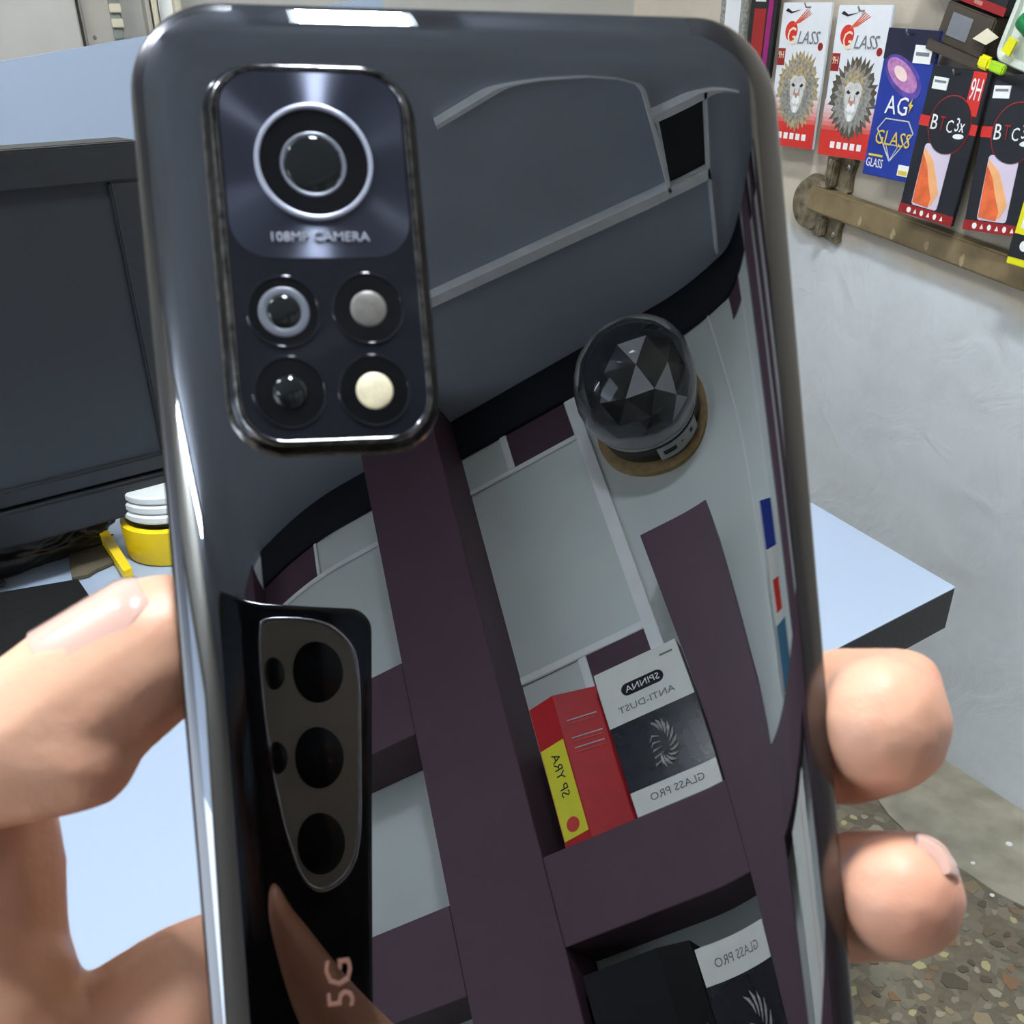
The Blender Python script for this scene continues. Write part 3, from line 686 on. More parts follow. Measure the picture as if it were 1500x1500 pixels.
def nail(A, B, r, th0, th1, up, parent, w_end=0.75, name='nail'):
    """curved nail plate from A to B (camera mm), wrapped round the finger axis between two angles"""
    A, B = Vector(A), Vector(B); ax = (B - A).normalized(); up = (Vector(up) - ax * Vector(up).dot(ax)).normalized(); sd = ax.cross(up)
    nu, nw = 12, 12; top = []; bot = []
    mid, half = (th0 + th1) / 2, (th1 - th0) / 2
    org = parent.matrix_world.translation
    for j in range(nu + 1):
        u = j / nu; row, rowb = [], []
        rn = r[0] + (r[1] - r[0]) * u; e = 1 - (1 - w_end) * max(0, (u - 0.6) / 0.4) ** 2 - 0.35 * max(0, (0.25 - u) / 0.25) ** 2
        dip = -0.9 * max(0, (u - 0.8) / 0.2) ** 2
        for i in range(nw + 1):
            th = math.radians(mid + half * e * (2 * i / nw - 1))
            edge_ = -0.5 * abs(2 * i / nw - 1) ** 4
            for rr_, lst in ((rn + dip + edge_, row), (rn - 1.2 + dip + edge_, rowb)):
                p = A + (B - A) * u + (up * math.cos(th) + sd * math.sin(th)) * rr_
                lst.append(CAM_POS + M @ (p * .001) - org)
        top.append(row); bot.append(rowb)
    mb = MB(); mb.loft(top, closed=False); mb.loft(bot, closed=False)
    rim = lambda g: g[0] + [g[j][-1] for j in range(1, nu + 1)] + list(reversed(g[-1]))[1:] + [g[j][0] for j in range(nu - 1, 0, -1)]
    mb.loft([rim(top), rim(bot)])
    o = mb.build(name, 'nail', parent, True, angle=50); return o
bpy.context.view_layer.update()
a_, b_ = c3(126, 1021, 121, 1)[:3], c3(262, 922, 122.5, 1)[:3]
nail(a_, b_, (9.75, 8.7), -35, 72, (-0.55, -0.83, -0.15), hand)
a_, b_ = c3(1308, 1318, 140, 1)[:3], c3(1306, 1306, 126.5, 1)[:3]
nail(a_, b_, (9.0, 8.6), -26, 30, (0.80, -0.60, 0.0), hand)

hand2 = tag(flesh('hand', [[(-19, 46, 9, 6.5), (-11, 55, 9, 8), (3, 71, 9, 9), (26, 96, 7, 10), (44, 118, 0, 12), (40, 150, -14, 20), (20, 190, -24, 26)],
                           [(20, 190, -24, 26), (0, 160, -24, 20), (-30, 150, -22, 18)]], 'skin_brown', origin=cw(30, 110, 2), voxel=0.0012), 'brown hand holding the camera phone, one finger across its back', 'hand')

# ------------------------------------------------------------------ desk and what stands on it
DZ = 0.72
desk = thing('desk', 'white topped desk with thick black edge under the phone', 'desk', T(-0.2, 0.75, 0))
K = on_z(1400, 860, DZ); e1 = (on_z(1195, 740, DZ) - K); e2 = (on_z(1255, 935, DZ) - K)
F_ = K + e1 * 4.0; G_ = F_ + e2 * 8.0; H_ = K + e2 * 8.6
DO = Vector((-0.2, 0.75, 0))
poly = [p - DO for p in (K, F_, G_, H_)]
MB().prism([p + Vector((0, 0, -0.001)) for p in poly], (0, 0, 0.001)).build('top', 'white_laminate', desk)
cen = sum(poly, Vector()) / 4
MB().prism([cen + (p - cen) * 0.999 + Vector((0, 0, -0.042)) for p in poly], (0, 0, 0.0408)).build('board', 'black_edge', desk)
def leg_panel(p, q, th=0.03):
    t = (q - p).normalized(); n_ = Vector((-t.y, t.x, 0)) * th
    zz = Vector((0, 0, DZ - 0.0425))
    p = Vector((p.x, p.y, 0.001)); q = Vector((q.x, q.y, 0.001))
    MB().prism([p, q, q + n_, p + n_], (0, 0, DZ - 0.0435)).build('leg_panel', 'black_edge', desk)
ins = lambda p: cen + (p - cen) * 0.80
leg_panel(ins(poly[0]), ins(poly[1])); leg_panel(ins(poly[2]), ins(poly[3]))

# monitor: vertical screen on a low foot
mz = DZ + 0.045
mp0, mp1 = on_z(0, 800, mz), on_z(238, 735, mz)
mdx = (mp1 - mp0).normalized(); mdx.z = 0; mdx.normalize(); mdy = ZUP.cross(mdx)
MO = frame(mdx, mdy, ZUP, (mp0.x, mp0.y, DZ))
def mcoord(px, py, off=0.0): return on_frame(px, py, MO, off)
c_tr, c_tl = mcoord(203, 193), mcoord(0, 232)
mright = c_tr.x; mtop = (c_tr.z + c_tl.z) / 2; mleft = mright - 0.62; mbot = 0.045
mon = thing('monitor', 'black computer monitor standing on the desk behind the thumb', 'monitor', MO)
MB().box((mleft, 0.0, mbot), (mright, 0.045, mtop), 0.004).build('back_shell', 'black_plastic', mon)
i_r = mcoord(152, 262).x; i_t = mcoord(75, 273).z; i_b = mcoord(110, 690).z
fr = MB()
for (a, b) in (((mleft, i_t), (mright, mtop)), ((mleft, mbot + 0.036), (mright, i_b)), ((i_r, i_b), (mright, i_t)), ((mleft, i_b), (mleft + 0.03, i_t))):
    MB().box((a[0], -0.010, a[1]), (b[0], -0.0003, b[1]), 0.0015).build('bezel', 'black_plastic', mon)
MB().box((mleft + 0.03, -0.0045, i_b), (i_r, -0.0004, i_t)).build('screen', 'screen_black', mon)
MB().box((mleft, -0.014, mbot), (mright, -0.0003, mbot + 0.033), 0.003).build('chin_bar', 'black_plastic', mon)
MB().box((mleft + 0.2, 0.01, 0.0012), (mright - 0.2, 0.10, 0.008), 0.002).build('foot', 'black_plastic', mon)
MB().box((mleft + 0.27, 0.02, 0.0082), (mright - 0.27, 0.04, mbot - 0.0005)).build('stand_neck', 'black_plastic', mon)

# black mat at the left, crumpled bag, card scrap
pts = [on_z(x, y, DZ + 0.010) for x, y in ((-260, 912), (114, 848), (230, 1020), (-260, 1130))]
o0 = pts[1]
tag(MB().prism([p - o0 + Vector((0, 0, -0.009)) for p in pts], (0, 0, 0.009)).build('desk_mat', 'dark_cloth', mtx=T(*o0)), 'thick black mat on the desk left of the thumb', 'mat')
bg = bmesh.new(); bmesh.ops.create_icosphere(bg, subdivisions=5, radius=1)
bc = on_z(20, 830, DZ)
for v in bg.verts:
    n_ = noise.noise(v.co * 1.7 + Vector((3, 1, 7))) * 0.30 + abs(noise.noise(v.co * 5.0)) * 0.22
    v.co = Vector((v.co.x * 0.095 * (1 + n_), v.co.y * 0.024 * (1 + n_), max(0.0, (v.co.z * 0.028 + 0.012) * (1 + n_))))
bag = MB().bm(bg).build('plastic_bag', mat('bag_black', (0.016, 0.015, 0.014), 0.3, bump=0.6, bscale=55), smooth=True, mtx=T(bc.x, bc.y, DZ + 0.0015) @ Matrix.Rotation(math.atan2(mdx.y, mdx.x), 4, 'Z'))
tag(bag, 'crumpled black plastic bag on the desk under the monitor', 'bag')
cpnt = [on_z(x, y, DZ + 0.004) for x, y in ((118, 795), (165, 800), (182, 815), (140, 834), (128, 842), (105, 846), (100, 815))]
tag(MB().prism([p - cpnt[0] + Vector((0, 0, -0.003)) for p in cpnt], (0, 0, 0.003)).build('card_scrap', mat('kraft', srgb(92, 84, 66), 0.8, var=0.15), mtx=T(*cpnt[0])), 'torn brown card scrap beside the yellow tape spool', 'card')

# yellow roll with a white reel on top
sb = on_z(232, 822, DZ)
spool = thing('tape_spool', 'yellow tape roll with white reel behind the phone edge', 'tape roll', T(sb.x + 0.008, sb.y + 0.03, DZ + 0.001))
mat('yellow_plastic', srgb(240, 205, 20), 0.4, var=0.05)
mat('reel_white', srgb(222, 224, 220), 0.4, var=0.05)
MB().lathe([(0.0, 0.0), (0.043, 0.0), (0.044, 0.002), (0.045, 0.034), (0.040, 0.036), (0.038, 0.034), (0, 0.03)], 40).build('roll', 'yellow_plastic', spool, True, angle=40)
MB().lathe([(0.0, 0.0355), (0.036, 0.0365), (0.0375, 0.040), (0, 0.0405)], 40).build('liner', 'ink_black', spool, True, angle=40)
for i in range(3):
    z = 0.0408 + i * 0.009; r = 0.041 - 0.0015 * i
    MB().lathe([(0.0, z), (r - .002, z), (r, z + 0.002), (r, z + 0.0065), (r - .002, z + 0.0085), (0, z + 0.0086)], 40).build('reel_turn', 'reel_white', spool, True, angle=40)
ys = [on_z(x, y, DZ + 0.013) for x, y in ((136, 768), (150, 763), (193, 832), (181, 837))]
tag(MB().prism([p - ys[0] + Vector((0, 0, -0.012)) for p in ys], (0, 0, 0.012)).build('yellow_strip', 'yellow_plastic', mtx=T(*ys[0])), 'narrow yellow strip lying between the spool and the card scrap', 'strip')

# ------------------------------------------------------------------ white partition and switch box behind the monitor
def fwc(px, py, off): return on_frame(px, py, FW, off)
POFF = 0.22
a0, a1, a2 = fwc(-260, 135, POFF), fwc(215, 53, POFF), fwc(560, -6, POFF)
part = tag(MB().prism([(a0.x, -POFF, 0.001), (a2.x, -POFF, 0.001), (a2.x, -POFF, a2.z), (a1.x, -POFF, a1.z), (a0.x, -POFF, a0.z)], (0, 0.025, 0)).build('partition_panel', 'white_laminate', mtx=FW), 'white laminate partition with sloping top edge behind the monitor', 'partition')
def wall_strip(name, x0, x1, off, thick, m, label, cat, y0=-60, y1=120):
    q0, q1 = fwc(x0, y0, off), fwc(x1, y0, off); r0, r1 = fwc(x0 + (y1 - y0) * 0.19, y1, off), fwc(x1 + (y1 - y0) * 0.19, y1, off)
    ztop = max(q0.z, q1.z) + 0.1; zb_ = min(r0.z, r1.z) - 0.1
    xa, xb = (q0.x + r0.x) / 2, (q1.x + r1.x) / 2
    o = MB().box((xa, -off - 0.0, zb_), (xb, -off + thick, ztop), 0.002).build(name, m, mtx=FW)
    return tag(o, label, cat), xa, xb
mat('box_grey', srgb(172, 166, 154), 0.5, var=0.03)
mat('trunk_cream', srgb(206, 198, 172), 0.5, var=0.03)
mat('door_grey', srgb(182, 178, 170), 0.5, var=0.02)
wall_strip('cable_trunking', 106, 117, 0.022, 0.021, 'box_grey', 'grey cable trunking left of the switch box', 'trunking')
sbx = fwc(120, 30, 0.03).x; sbx1 = fwc(181, 30, 0.03).x; zlo = fwc(150, 58, 0.03).z
box = thing('switch_box', 'grey electric switch box with two cream switches above the partition', 'switch box', FW @ T((sbx + sbx1) / 2, -0.03, zlo - 0.02))
hw = (sbx1 - sbx) / 2
MB().box((-hw, 0, 0), (hw, 0.0295, 0.32), 0.003).build('body', 'box_grey', box)
stripx = hw * 0.45
MB().box((hw * 0.38, -0.004, 0.02), (hw * 0.86, -0.0003, 0.318), 0.001).build('switch_strip', mat('strip_green', srgb(132, 138, 130), 0.5), box)
for i, (px, py) in enumerate(((168, 12), (172, 34), (164, -10))):
    q = fwc(px, py, 0.034); lx = q.x - (sbx + sbx1) / 2; lz = q.z - (zlo - 0.02)
    MB().box((lx - 0.009, -0.0085, lz - 0.006), (lx + 0.009, -0.0042, lz + 0.006), 0.001).build('switch', 'trunk_cream', box)
q = fwc(139, 55, 0.031)
MB().lathe([(0, 0), (0.003, 0), (0.002, 0.002), (0, 0.0022)], 10).build('screw', 'ink_grey', box, mtx=T(q.x - (sbx + sbx1) / 2, -0.0002, max(0.022, q.z - (zlo - 0.02))) @ FACE)
wall_strip('cable_trunking', 200, 206, 0.03, 0.029, 'box_grey', 'dark grey narrow trunking right of the switch box', 'trunking')
wall_strip('cable_trunking', 209, 217, 0.03, 0.029, 'trunk_cream', 'cream narrow trunking beside the phone corner', 'trunking')
wall_strip('notice_card', 219, 240, 0.012, 0.011, 'ink_white', 'pale notice card on the wall behind the phone corner', 'card')
wall_strip('cable_trunking', 243, 252, 0.03, 0.029, 'trunk_cream', 'wide cream trunking right of the notice card', 'trunking')
wall_strip('cupboard_door', -180, 98, 0.05, 0.049, 'door_grey', 'plain grey cupboard front left of the trunking', 'cupboard')

# ------------------------------------------------------------------ hanging packs on the right wall
def rwc(px, py, off): return on_frame(px, py, RW, off)
def pack(cx, zbot, w, h, off, label, body, rot=0.0, group='screen protector packs hanging on the wall', th=0.007, sx=1.0, sz=1.0):
    p = thing('hanging_pack', label, 'pack', RW @ T(cx, -off, zbot) @ Matrix.Rotation(math.radians(rot), 4, 'Y') @ Matrix.Diagonal((sx, 1, sz, 1)), group)
    MB().box((-w / 2, 0, 0), (w / 2, th, h), 0.0012).build('card', body, p)
    return p
def flat(p, name, pts, m, y=-0.0005, d=0.0008): return MB().prism([(x, y, z) for x, z in pts], (0, d, 0)).build(name, m, p)
def rect(p, name, x0, x1, z0, z1, m, y=-0.0005): return MB().box((x0, y, z0), (x1, 0.0004, z1)).build(name, m, p)
def shear(x, z, k_=0.0): return (x + k_ * z, z)
mat('card_white', srgb(224, 226, 228), 0.35, var=0.02, coat=0.2)
mat('card_black', (0.014, 0.014, 0.016), 0.28, coat=0.2, var=0.1)
mat('ink_orange', srgb(226, 92, 60), 0.4, var=0.05)
mat('mane_tan', srgb(178, 160, 124), 0.5, var=0.25, scale=180)
mat('mane_grey', srgb(150, 148, 140), 0.5, var=0.25, scale=180)
mat('mane_dark', srgb(92, 84, 72), 0.5, var=0.2, scale=180)
mat('face_pale', srgb(206, 204, 200), 0.5, var=0.1, scale=150)
mat('nose_pink', srgb(190, 130, 120), 0.5)
mat('galaxy_pink', srgb(190, 130, 180), 0.4, var=0.2, scale=80)
mat('galaxy_violet', srgb(92, 74, 160), 0.4, var=0.25, scale=60)
mat('galaxy_core', srgb(244, 214, 206), 0.4)
mat('card_blue', srgb(36, 58, 148), 0.3, coat=0.2, var=0.1, scale=25)
mat('card_navy', srgb(34, 36, 56), 0.35, var=0.1)
mat('gold', srgb(226, 196, 70), 0.4)
mat('phone_orange', srgb(232, 110, 62), 0.35, var=0.12, scale=50)
mat('phone_peach', srgb(240, 176, 120), 0.35, var=0.05)
mat('phone_lilac', srgb(214, 200, 216), 0.35, var=0.03)
mat('band_dark_red', srgb(150, 36, 36), 0.4)
mat('wire', (0.35, 0.35, 0.35), 0.3, metal=1.0)
def star(cx, cz, r0, r1, n, a0=0.0, sq_=1.0, rng=random):
    out = []
    for i in range(n * 2):
        a = a0 + PI * i / n; r = (r1 if i % 2 else r0) * rng.uniform(0.9, 1.08)
        out.append((cx + r * math.cos(a), cz + r * sq_ * math.sin(a)))
    return out
def lion(p, cx, cz, r, tones):
    g = random.Random(3)
    flat(p, 'lion_mane', star(cx, cz, r * 0.98, r * 0.84, 34, 0, 1.14, g), tones[0], -0.0006)
    flat(p, 'lion_mane', star(cx, cz - r * 0.02, r * 0.86, r * 0.66, 24, .1, 1.12, g), tones[1], -0.0010)
    flat(p, 'lion_mane', star(cx, cz + r * 0.30, r * 0.55, r * 0.36, 15, .2, 1.0, g), tones[2], -0.0014)
    f = flat(p, 'lion_face', [(cx + x * r, cz + z * r) for x, z in ((-.36, .28), (-.2, .44), (0, .4), (.2, .44), (.36, .28), (.3, -.1), (.22, -.42), (.1, -.62), (-.1, -.62), (-.22, -.42), (-.3, -.1))], 'face_pale', -0.0018)
    for s in (-1, 1):
        flat(f, 'eye', [(cx + s * x * r, cz + z * r) for x, z in ((.1, .14), (.2, .22), (.28, .16), (.18, .10))], 'ink_black', -0.0022)
        flat(f, 'muzzle', [(cx + s * x * r, cz + z * r) for x, z in ((.0, -.12), (.14, -.16), (.18, -.32), (.04, -.38), (0, -.3))], 'ink_white', -0.0021)
        flat(f, 'cheek_stripe', [(cx + s * x * r, cz + z * r) for x, z in ((.08, .1), (.12, .05), (.14, -.14), (.09, -.1))], tones[2], -0.0021)
    flat(f, 'nose', [(cx + x * r, cz + z * r) for x, z in ((-.1, -.06), (.1, -.06), (.03, -.2), (-.03, -.2))], 'nose_pink', -0.0024)
    flat(f, 'chin', [(cx + x * r, cz + z * r) for x, z in ((-.1, -.44), (.1, -.44), (.05, -.62), (-.05, -.62))], 'ink_white', -0.0021)
def lion_pack(cx, zbot, off, label, warm, rot, w=0.118, h=0.222):
    p = pack(cx, zbot, w, h, off, label, 'card_white', rot, sx=0.95, sz=0.935)
    # orange foot fading upward in bands
    n = 7
    rect(p, 'orange_foot', -w / 2, w / 2, 0.0005, 0.040, 'ink_red')
    for i in range(n):
        z0 = 0.040 + i * 0.0065
        rect(p, 'foot_fade', -w / 2, w / 2, z0, z0 + 0.0065, mat('fade_%d' % i, tuple(a + (b - a) * (i + .5) / n for a, b in zip(srgb(212, 74, 56), srgb(222, 222, 224))), 0.35), -0.0005)
    lion(p, 0.004, 0.090, 0.055, ('mane_tan', 'mane_grey', 'mane_tan') if warm else ('mane_dark', 'mane_grey', 'mane_tan'))
    rd = flat(p, 'red_disc', [(-0.030 + 0.015 * math.cos(a * PI / 10), 0.180 + 0.015 * math.sin(a * PI / 10)) for a in range(20)], 'ink_red', -0.0006)
    text('G', 0.020, p, 'flash_cream', T(-0.027, -0.0012, 0.173) @ FACE, 0.026)
    text('LASS', 0.054, p, 'ink_grey', T(0.016, -0.0010, 0.171) @ FACE, 0.019, shear=0.25)
    for i in range(4):
        flat(p, 'comet_streak', [(-0.026 + i * .004, 0.190 + i * .001), (-0.024 + i * .004, 0.189 + i * .001), (0.004 + i * 0.004, 0.212 - i * .002), (0.003 + i * .004, 0.2125 - i * .002)], 'ink_orange', -0.0007)
    bx = rect(p, 'hardness_badge', -w / 2 + 0.002, -w / 2 + 0.020, 0.128, 0.154, 'band_dark_red', -0.0006)
    text('9H', 0.013, bx, 'flash_cream', T(-w / 2 + 0.011, -0.0012, 0.144) @ FACE, 0.011)
    for i in range(5): rect(p, 'feature_icon', -0.032 + i * 0.0155, -0.022 + i * 0.0155, 0.013, 0.023, 'ink_white', -0.0008)
    flat(p, 'corner_logo', [(-0.05, 0.210), (-0.035, 0.206), (-0.01, 0.212), (-0.034, 0.209), (-0.045, 0.214)], 'ink_black', -0.0006)
    flat(p, 'corner_spot', [(0.046 + 0.006 * math.cos(a * PI / 8), 0.158 + 0.006 * math.sin(a * PI / 8)) for a in range(16)], 'band_dark_red', -0.0006)
    return p
lion_pack(-0.566, 0.969, 0.036, 'white and orange lion pack half hidden by the phone edge', True, 1)
lion_pack(-0.432, 0.963, 0.042, 'white and orange lion pack left of the blue pack', False, 1)
# blue galaxy pack
p = pack(-0.3255, 0.943, 0.104, 0.210, 0.052, 'blue galaxy pack with gold GLASS lettering', 'card_blue', 3, sx=0.945, sz=0.935)
rect(p, 'dark_head', -0.052, 0.052, 0.168, 0.2098, 'card_navy')
def ell(cx, cz, a, b, rot, n=28): return [(cx + a * math.cos(t) * math.cos(rot) - b * math.sin(t) * math.sin(rot), cz + a * math.cos(t) * math.sin(rot) + b * math.sin(t) * math.cos(rot)) for t in [2 * PI * i / n for i in range(n)]]
flat(p, 'galaxy_disc', ell(-0.004, 0.146, 0.046, 0.022, -0.5), 'galaxy_violet', -0.0008)
flat(p, 'galaxy_disc', ell(-0.006, 0.148, 0.038, 0.016, -0.5), 'galaxy_pink', -0.0011)
flat(p, 'galaxy_core', ell(-0.009, 0.150, 0.016, 0.008, -0.5), 'galaxy_core', -0.0014)
lb = rect(p, 'price_label', 0.010, 0.044, 0.166, 0.190, 'ink_white', -0.0016)
rect(lb, 'print_line', 0.014, 0.040, 0.176, 0.181, 'ink_grey', -0.0020)
text('AG', 0.046, p, 'ink_white', T(-0.004, -0.0016, 0.106) @ FACE, 0.026)
flat(p, 'bolt', [(0.020, 0.108), (0.026, 0.118), (0.025, 0.110), (0.030, 0.110), (0.023, 0.098), (0.024, 0.106)], 'gold', -0.0022)
def outline(p, pts, w, m, y=-0.0008, name='diamond_line'):
    for i in range(len(pts)):
        a, b = Vector((pts[i][0], 0, pts[i][1])), Vector((pts[(i + 1) % len(pts)][0], 0, pts[(i + 1) % len(pts)][1])); t = (b - a).normalized(); s_ = Vector((t.z, 0, -t.x)) * w / 2
        MB().prism([(v.x, y, v.z) for v in (a + s_, b + s_, b - s_, a - s_)], (0, 0.0006, 0)).build(name, m, p)
outline(p, [(-0.036, 0.070), (-0.022, 0.086), (0.026, 0.086), (0.040, 0.070), (0.002, 0.026)], 0.0018, 'face_pale')
outline(p, [(-0.012, 0.050), (0.002, 0.027), (0.015, 0.050)], 0.0012, 'face_pale')
text('GLASS', 0.074, p, 'gold', T(0.002, -0.0018, 0.059) @ FACE, 0.021, shear=0.1)
text('GLASS', 0.036, p, 'ink_white', T(-0.028, -0.001, 0.020) @ FACE, 0.013)
gb = rect(p, 'corner_badge', 0.024, 0.046, 0.008, 0.024, 'ink_white', -0.0008)
rect(gb, 'badge_foot', 0.026, 0.044, 0.010, 0.016, 'gold', -0.0014)
rect(p, 'print_line', -0.044, -0.014, 0.0295, 0.0325, 'gold', -0.0008)
# two black packs with red bands
def btc_pack(cx, zbot, off, label, rot, w=0.110, h=0.206):
    p = pack(cx, zbot, w, h, off, label, 'card_black', rot, sx=0.945, sz=0.95)
    rect(p, 'red_band', -w / 2, w / 2, 0.126, 0.140, 'ink_red', -0.0005)
    cxx = 0.004
    flat(p, 'round_badge', [(cxx + 0.040 * math.cos(a * PI / 20), 0.133 + 0.040 * math.sin(a * PI / 20)) for a in range(40)], 'band_dark_red', -0.0008)
    flat(p, 'round_badge', [(cxx + 0.0385 * math.cos(a * PI / 20), 0.133 + 0.0385 * math.sin(a * PI / 20)) for a in range(40)], 'card_black', -0.0012)
    text('B', 0.012, p, 'ink_white', T(-0.024, -0.0018, 0.134) @ FACE, 0.020)
    text('T', 0.010, p, 'band_dark_red', T(-0.009, -0.0018, 0.134) @ FACE, 0.019)
    text('C', 0.012, p, 'ink_white', T(0.006, -0.0018, 0.132) @ FACE, 0.017)
    text('3x', 0.017, p, 'ink_white', T(0.025, -0.0018, 0.136) @ FACE, 0.018)
    flat(p, 'small_plate', ell(0.026, 0.121, 0.010, 0.0035, 0.1), 'ink_white', -0.0018)
    lb = rect(p, 'price_label', -0.046, -0.018, 0.176, 0.192, 'ink_white', -0.0012)
    rect(lb, 'print_line', -0.043, -0.021, 0.185, 0.188, 'ink_grey', -0.0016)
    nb = rect(p, 'hardness_badge', 0.024, 0.048, 0.150, 0.206, 'ink_red', -0.0008)
    text('9H', 0.020, nb, 'ink_white', T(0.036, -0.0014, 0.184) @ FACE, 0.028)
    sc = flat(p, 'phone_picture', [(-0.006 + x, 0.060 + z) for x, z in rrect(0.026, 0.044, 0.005, 5)], 'phone_lilac', -0.0008)
    flat(sc, 'wallpaper', [(-0.030, 0.020), (-0.002, 0.018), (0.008, 0.022), (0.016, 0.040), (0.004, 0.062), (-0.010, 0.084), (-0.022, 0.092), (-0.030, 0.098)], 'phone_peach', -0.0012)
    flat(sc, 'wallpaper', [(-0.030, 0.020), (0.002, 0.0175), (0.004, 0.030), (-0.008, 0.052), (-0.018, 0.074), (-0.031, 0.090)], 'phone_orange', -0.0016)
    rect(p, 'red_foot', -w / 2, w / 2, 0.0005, 0.0145, 'band_dark_red', -0.0005)
    for i in range(6): flat(p, 'feature_icon', [(-0.034 + i * 0.0135 + (0.0042 if i == 0 else 0.0034) * math.cos(a * PI / 5), 0.0075 + 0.0042 * math.sin(a * PI / 5)) for a in range(10)] if i % 2 == 0 else [(-0.037 + i * 0.0135, 0.004), (-0.031 + i * 0.0135, 0.0045), (-0.034 + i * 0.0135, 0.011)], 'ink_white', -0.0010)
    return p
btc_pack(-0.227, 0.897, 0.062, 'black pack with red band and badge, right of the blue pack', 5)
btc_pack(-0.107, 0.892, 0.056, 'black pack with red band cut by the picture edge', -1)
# yellow and white pack at the very edge
p = pack(-0.012, 0.857, 0.104, 0.17, 0.070, 'yellow edged white pack at the right picture edge', 'yellow_print', 4)
rect(p, 'white_field', -0.044, 0.05, 0.048, 0.168, 'ink_white')
rect(p, 'black_foot', -0.0522, 0.0522, 0.010, 0.040, 'card_black', -0.0008)
flat(p, 'round_mark', [(-0.03 + 0.007 * math.cos(a * PI / 8), 0.027 + 0.007 * math.sin(a * PI / 8)) for a in range(16)], 'ink_white', -0.0014)
rect(p, 'print_line', -0.016, 0.03, 0.020, 0.022, 'ink_grey', -0.0014)
# packs hanging further back, behind the phone's top corner
p = pack(-0.672, 1.07, 0.07, 0.20, 0.034, 'narrow dark pack with magenta edge above the phone corner', 'card_black', 2)
rect(p, 'magenta_edge', 0.012, 0.024, 0.0, 0.2, mat('ink_magenta', srgb(150, 30, 110), 0.4)); rect(p, 'pale_patch', -0.022, 0.004, 0.11, 0.2, 'card_white'); rect(p, 'red_patch', -0.022, 0.008, 0.0, 0.10, 'band_dark_red')
p = pack(-0.755, 1.07, 0.07, 0.18, 0.03, 'grey pack farthest along the wall above the phone', 'mane_grey', 1)
rect(p, 'pale_patch', -0.02, 0.02, 0.06, 0.14, 'card_white')
# wire pegs the packs hang from
for (x, z, off, lab) in ((-0.553, 1.170, 0.046, 'thin wire peg holding the half hidden lion pack'), (-0.429, 1.163, 0.052, 'thin wire peg holding the second lion pack'), (-0.316, 1.133, 0.064, 'thin wire peg holding the blue galaxy pack'), (-0.211, 1.086, 0.074, 'thin wire peg holding the black banded pack')):
    tag(MB().tube([(x, -0.001, z), (x, -off, z), (x, -off - 0.004, z + 0.006)], 0.0014, 8).build('wire_peg', 'wire', smooth=True, mtx=RW), lab, 'hook', 'wire pegs on the right wall')

# ------------------------------------------------------------------ rail and bracket under the packs
r0, r1 = rwc(1188, 290, 0.03), rwc(1500, 405, 0.03)
dx = (r1 - r0); L_ = dx.length; ang = math.atan2(dx.z, dx.x)
rail = thing('wall_rail', 'brown painted wooden rail with metal end bracket under the packs', 'rail', RW @ T(r0.x, 0, r0.z) @ Matrix.Rotation(-ang, 4, 'Y'))
mat('rail_brown', srgb(130, 113, 82), 0.5, var=0.12, scale=30, bump=0.1, bscale=80)
mat('bracket_metal', srgb(150, 138, 114), 0.35, metal=0.5, var=0.3, scale=60)
MB().box((-0.008, -0.03, -0.020), (0.62, -0.006, 0.019), 0.003).build('bar', 'rail_brown', rail)
for i in range(4):
    x = 0.12 + 0.07 * i + random.uniform(-.02, .02)
    MB().prism([(x + 0.005 * math.cos(a) * random.uniform(.5, 1.2), -0.0306, -0.008 + 0.010 * math.sin(a) * random.uniform(.4, 1.1)) for a in [2 * PI * q / 9 for q in range(9)]], (0, 0.0008, 0)).build('paint_chip', mat('paint_pale', srgb(160, 143, 110), 0.6), rail)
def bracket(z0, z1, nm):
    xs = [(0.000, z0), (0.006, z0 - .004), (0.030, z0), (0.058, z0 - .004), (0.064, z0), (0.060, (z0 + z1) / 2), (0.064, z1), (0.056, z1 + .006), (0.030, z1), (0.008, z1 + .006), (0.0, z1), (0.004, (z0 + z1) / 2)]
    b = MB().prism([(x, -0.012, z) for x, z in xs], (0, 0.0115, 0)).build(nm, 'bracket_metal', rail)
    MB().box((0.022, -0.030, min(z0, z1) + .002), (0.036, -0.0122, max(z0, z1) - .002), 0.003).build('rib', 'bracket_metal', b)
    for x in (0.012, 0.053):
        MB().lathe([(0, 0), (0.0055, 0), (0.005, 0.002), (0.002, 0.003), (0, 0.003)], 14).build('screw', 'chrome', b, mtx=T(x, -0.0122, z1 - 0.010 if z1 > 0 else z0 + 0.010) @ FACE)
bracket(0.022, 0.068, 'bracket_upper'); bracket(-0.058, -0.022, 'bracket_lower')
MB().lathe([(0, 0), (0.044, 0), (0.046, 0.006), (0.040, 0.020), (0.0, 0.024)], 32).build('round_plate', 'bracket_metal', rail, True, angle=40, mtx=T(-0.012, -0.0008, -0.012) @ FACE)

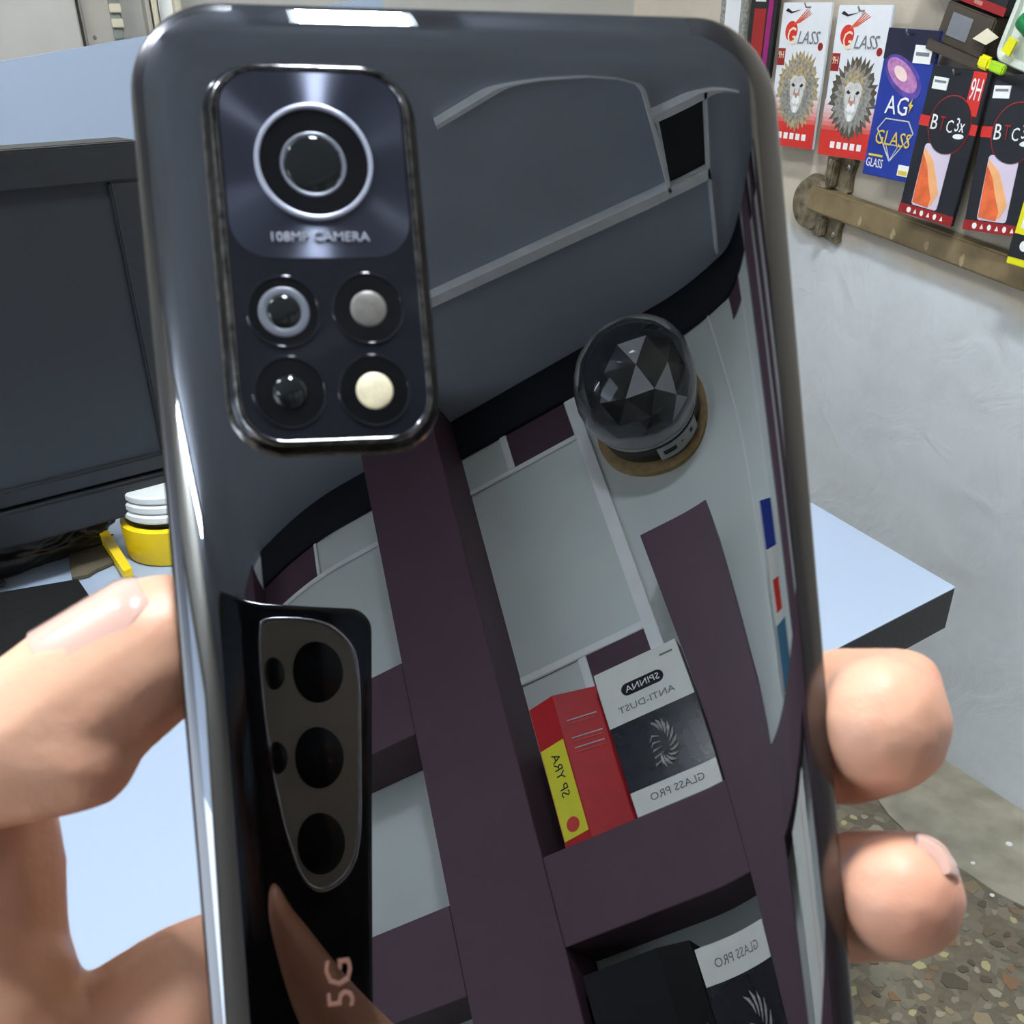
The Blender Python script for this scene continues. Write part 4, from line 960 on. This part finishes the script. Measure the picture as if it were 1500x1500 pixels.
# ------------------------------------------------------------------ cluttered shelf above the packs
s0, s1 = rwc(1380, 58, 0.05), rwc(1475, 104, 0.05)
sang = math.atan2(s1.z - s0.z, s1.x - s0.x)
SM = RW @ T(s0.x, 0, s0.z) @ Matrix.Rotation(-sang * 0.9, 4, 'Y')
shelf = thing('wall_shelf', 'dark wall shelf above the hanging packs', 'shelf', SM)
mat('shelf_dark', srgb(70, 62, 52), 0.5, var=0.1)
MB().box((-0.02, -0.052, -0.012), (0.45, -0.001, -0.006), 0.001).build('board', 'black_plastic', shelf)
MB().box((-0.02, -0.056, -0.016), (0.45, -0.0522, -0.003), 0.001).build('lip', 'shelf_dark', shelf)
def on_shelf(x, y, z): return SM @ T(x, y, z - 0.0058)
lo_ = thing('dark_carton', 'dark carton with orange label and red edge on the wall shelf', 'box', on_shelf(-0.01, -0.026, 0.055))
MB().box((-0.075, -0.022, 0), (0.095, 0.022, 0.060), 0.002).build('carton', 'black_plastic', lo_)
MB().box((-0.06, -0.0232, 0.016), (0.06, -0.0222, 0.05)).build('orange_label', 'ink_orange', lo_)
MB().box((-0.075, -0.0232, 0.0), (0.095, -0.0222, 0.010)).build('red_edge', 'band_dark_red', lo_)
for i in range(4): MB().box((-0.05 + 0.03 * i, -0.0240, 0.003), (-0.035 + 0.03 * i, -0.0233, 0.0075)).build('print_mark', 'nose_pink', lo_)
l2 = thing('dark_carton', 'flat dark carton lying under the orange labelled one', 'box', on_shelf(-0.01, -0.026, 0.0005))
MB().box((-0.005, -0.022, 0), (0.085, 0.022, 0.050), 0.002).build('carton', 'shelf_dark', l2)
MB().box((0.012, -0.0232, 0.012), (0.05, -0.0222, 0.040)).build('grey_print', 'ink_grey', l2)
tag(MB().prism([(0, 0, 0), (0.028, -0.004, 0), (0.040, 0.0, 0.012), (0.014, 0.004, 0.016)], (0, 0.0015, 0)).build('cream_tag', 'trunk_cream', mtx=on_shelf(0.055, -0.056, 0.022)), 'cream paper tag on the shelf edge', 'tag')
cc = thing('clear_case', 'pale clear plastic case at the end of the wall shelf', 'case', on_shelf(0.146, -0.028, 0.0005))
mat('case_pale', srgb(214, 220, 206), 0.2, var=0.05, coat=0.5)
MB().loft([[(x, -0.016, 0.062 + z) for x, z in rrect(0.055, 0.056, 0.016, 6)], [(x, -0.018, 0.062 + z) for x, z in rrect(0.053, 0.054, 0.015, 6)], [(x, -0.018, 0.062 + z) for x, z in rrect(0.047, 0.048, 0.012, 6)], [(x, -0.010, 0.062 + z) for x, z in rrect(0.046, 0.047, 0.012, 6)]], False, True).build('tray', 'case_pale', cc)
gt = thing('green_capped_tube', 'white tube with shiny green cap in the clear case', 'tube', on_shelf(0.118, -0.052, 0.062) @ Matrix.Rotation(math.radians(20), 4, 'Y'))
Ry = Matrix.Rotation(PI / 2, 4, 'Y')
MB().lathe([(0, 0), (0.011, 0.0005), (0.012, 0.003), (0.012, 0.020), (0, 0.0202)], 20).build('cap', mat('cap_green', srgb(40, 140, 80), 0.2, metal=0.4), gt, True, angle=40, mtx=Ry)
MB().lathe([(0, 0.0204), (0.010, 0.0204), (0.0105, 0.07), (0, 0.0702)], 20).build('barrel', 'ink_white', gt, True, angle=40, mtx=Ry)
MB().lathe([(0.0108, 0.046), (0.0112, 0.0462), (0.0112, 0.060), (0.0108, 0.0602)], 20).build('black_ring', 'ink_black', gt, True, angle=40, mtx=Ry)
hl = thing('highlighter', 'stubby yellow highlighter on the shelf lip', 'marker', on_shelf(0.082, -0.064, 0.0015))
MB().box((0, 0, -0.006), (0.020, 0.010, 0.010), 0.003).build('cap', 'yellow_print', hl)
MB().box((0.0203, 0.0005, -0.004), (0.046, 0.0095, 0.008), 0.002).build('body', mat('lime_plastic', srgb(170, 214, 40), 0.35), hl)
tag(MB().prism([(0, 0, 0), (0.018, -0.004, -0.002), (0.020, -0.004, 0.016), (0.004, 0, 0.018)], (0, 0.004, 0)).build('yellow_tab', 'yellow_print', mtx=on_shelf(0.108, -0.056, 0.022)), 'small yellow tab below the green capped tube', 'tag')
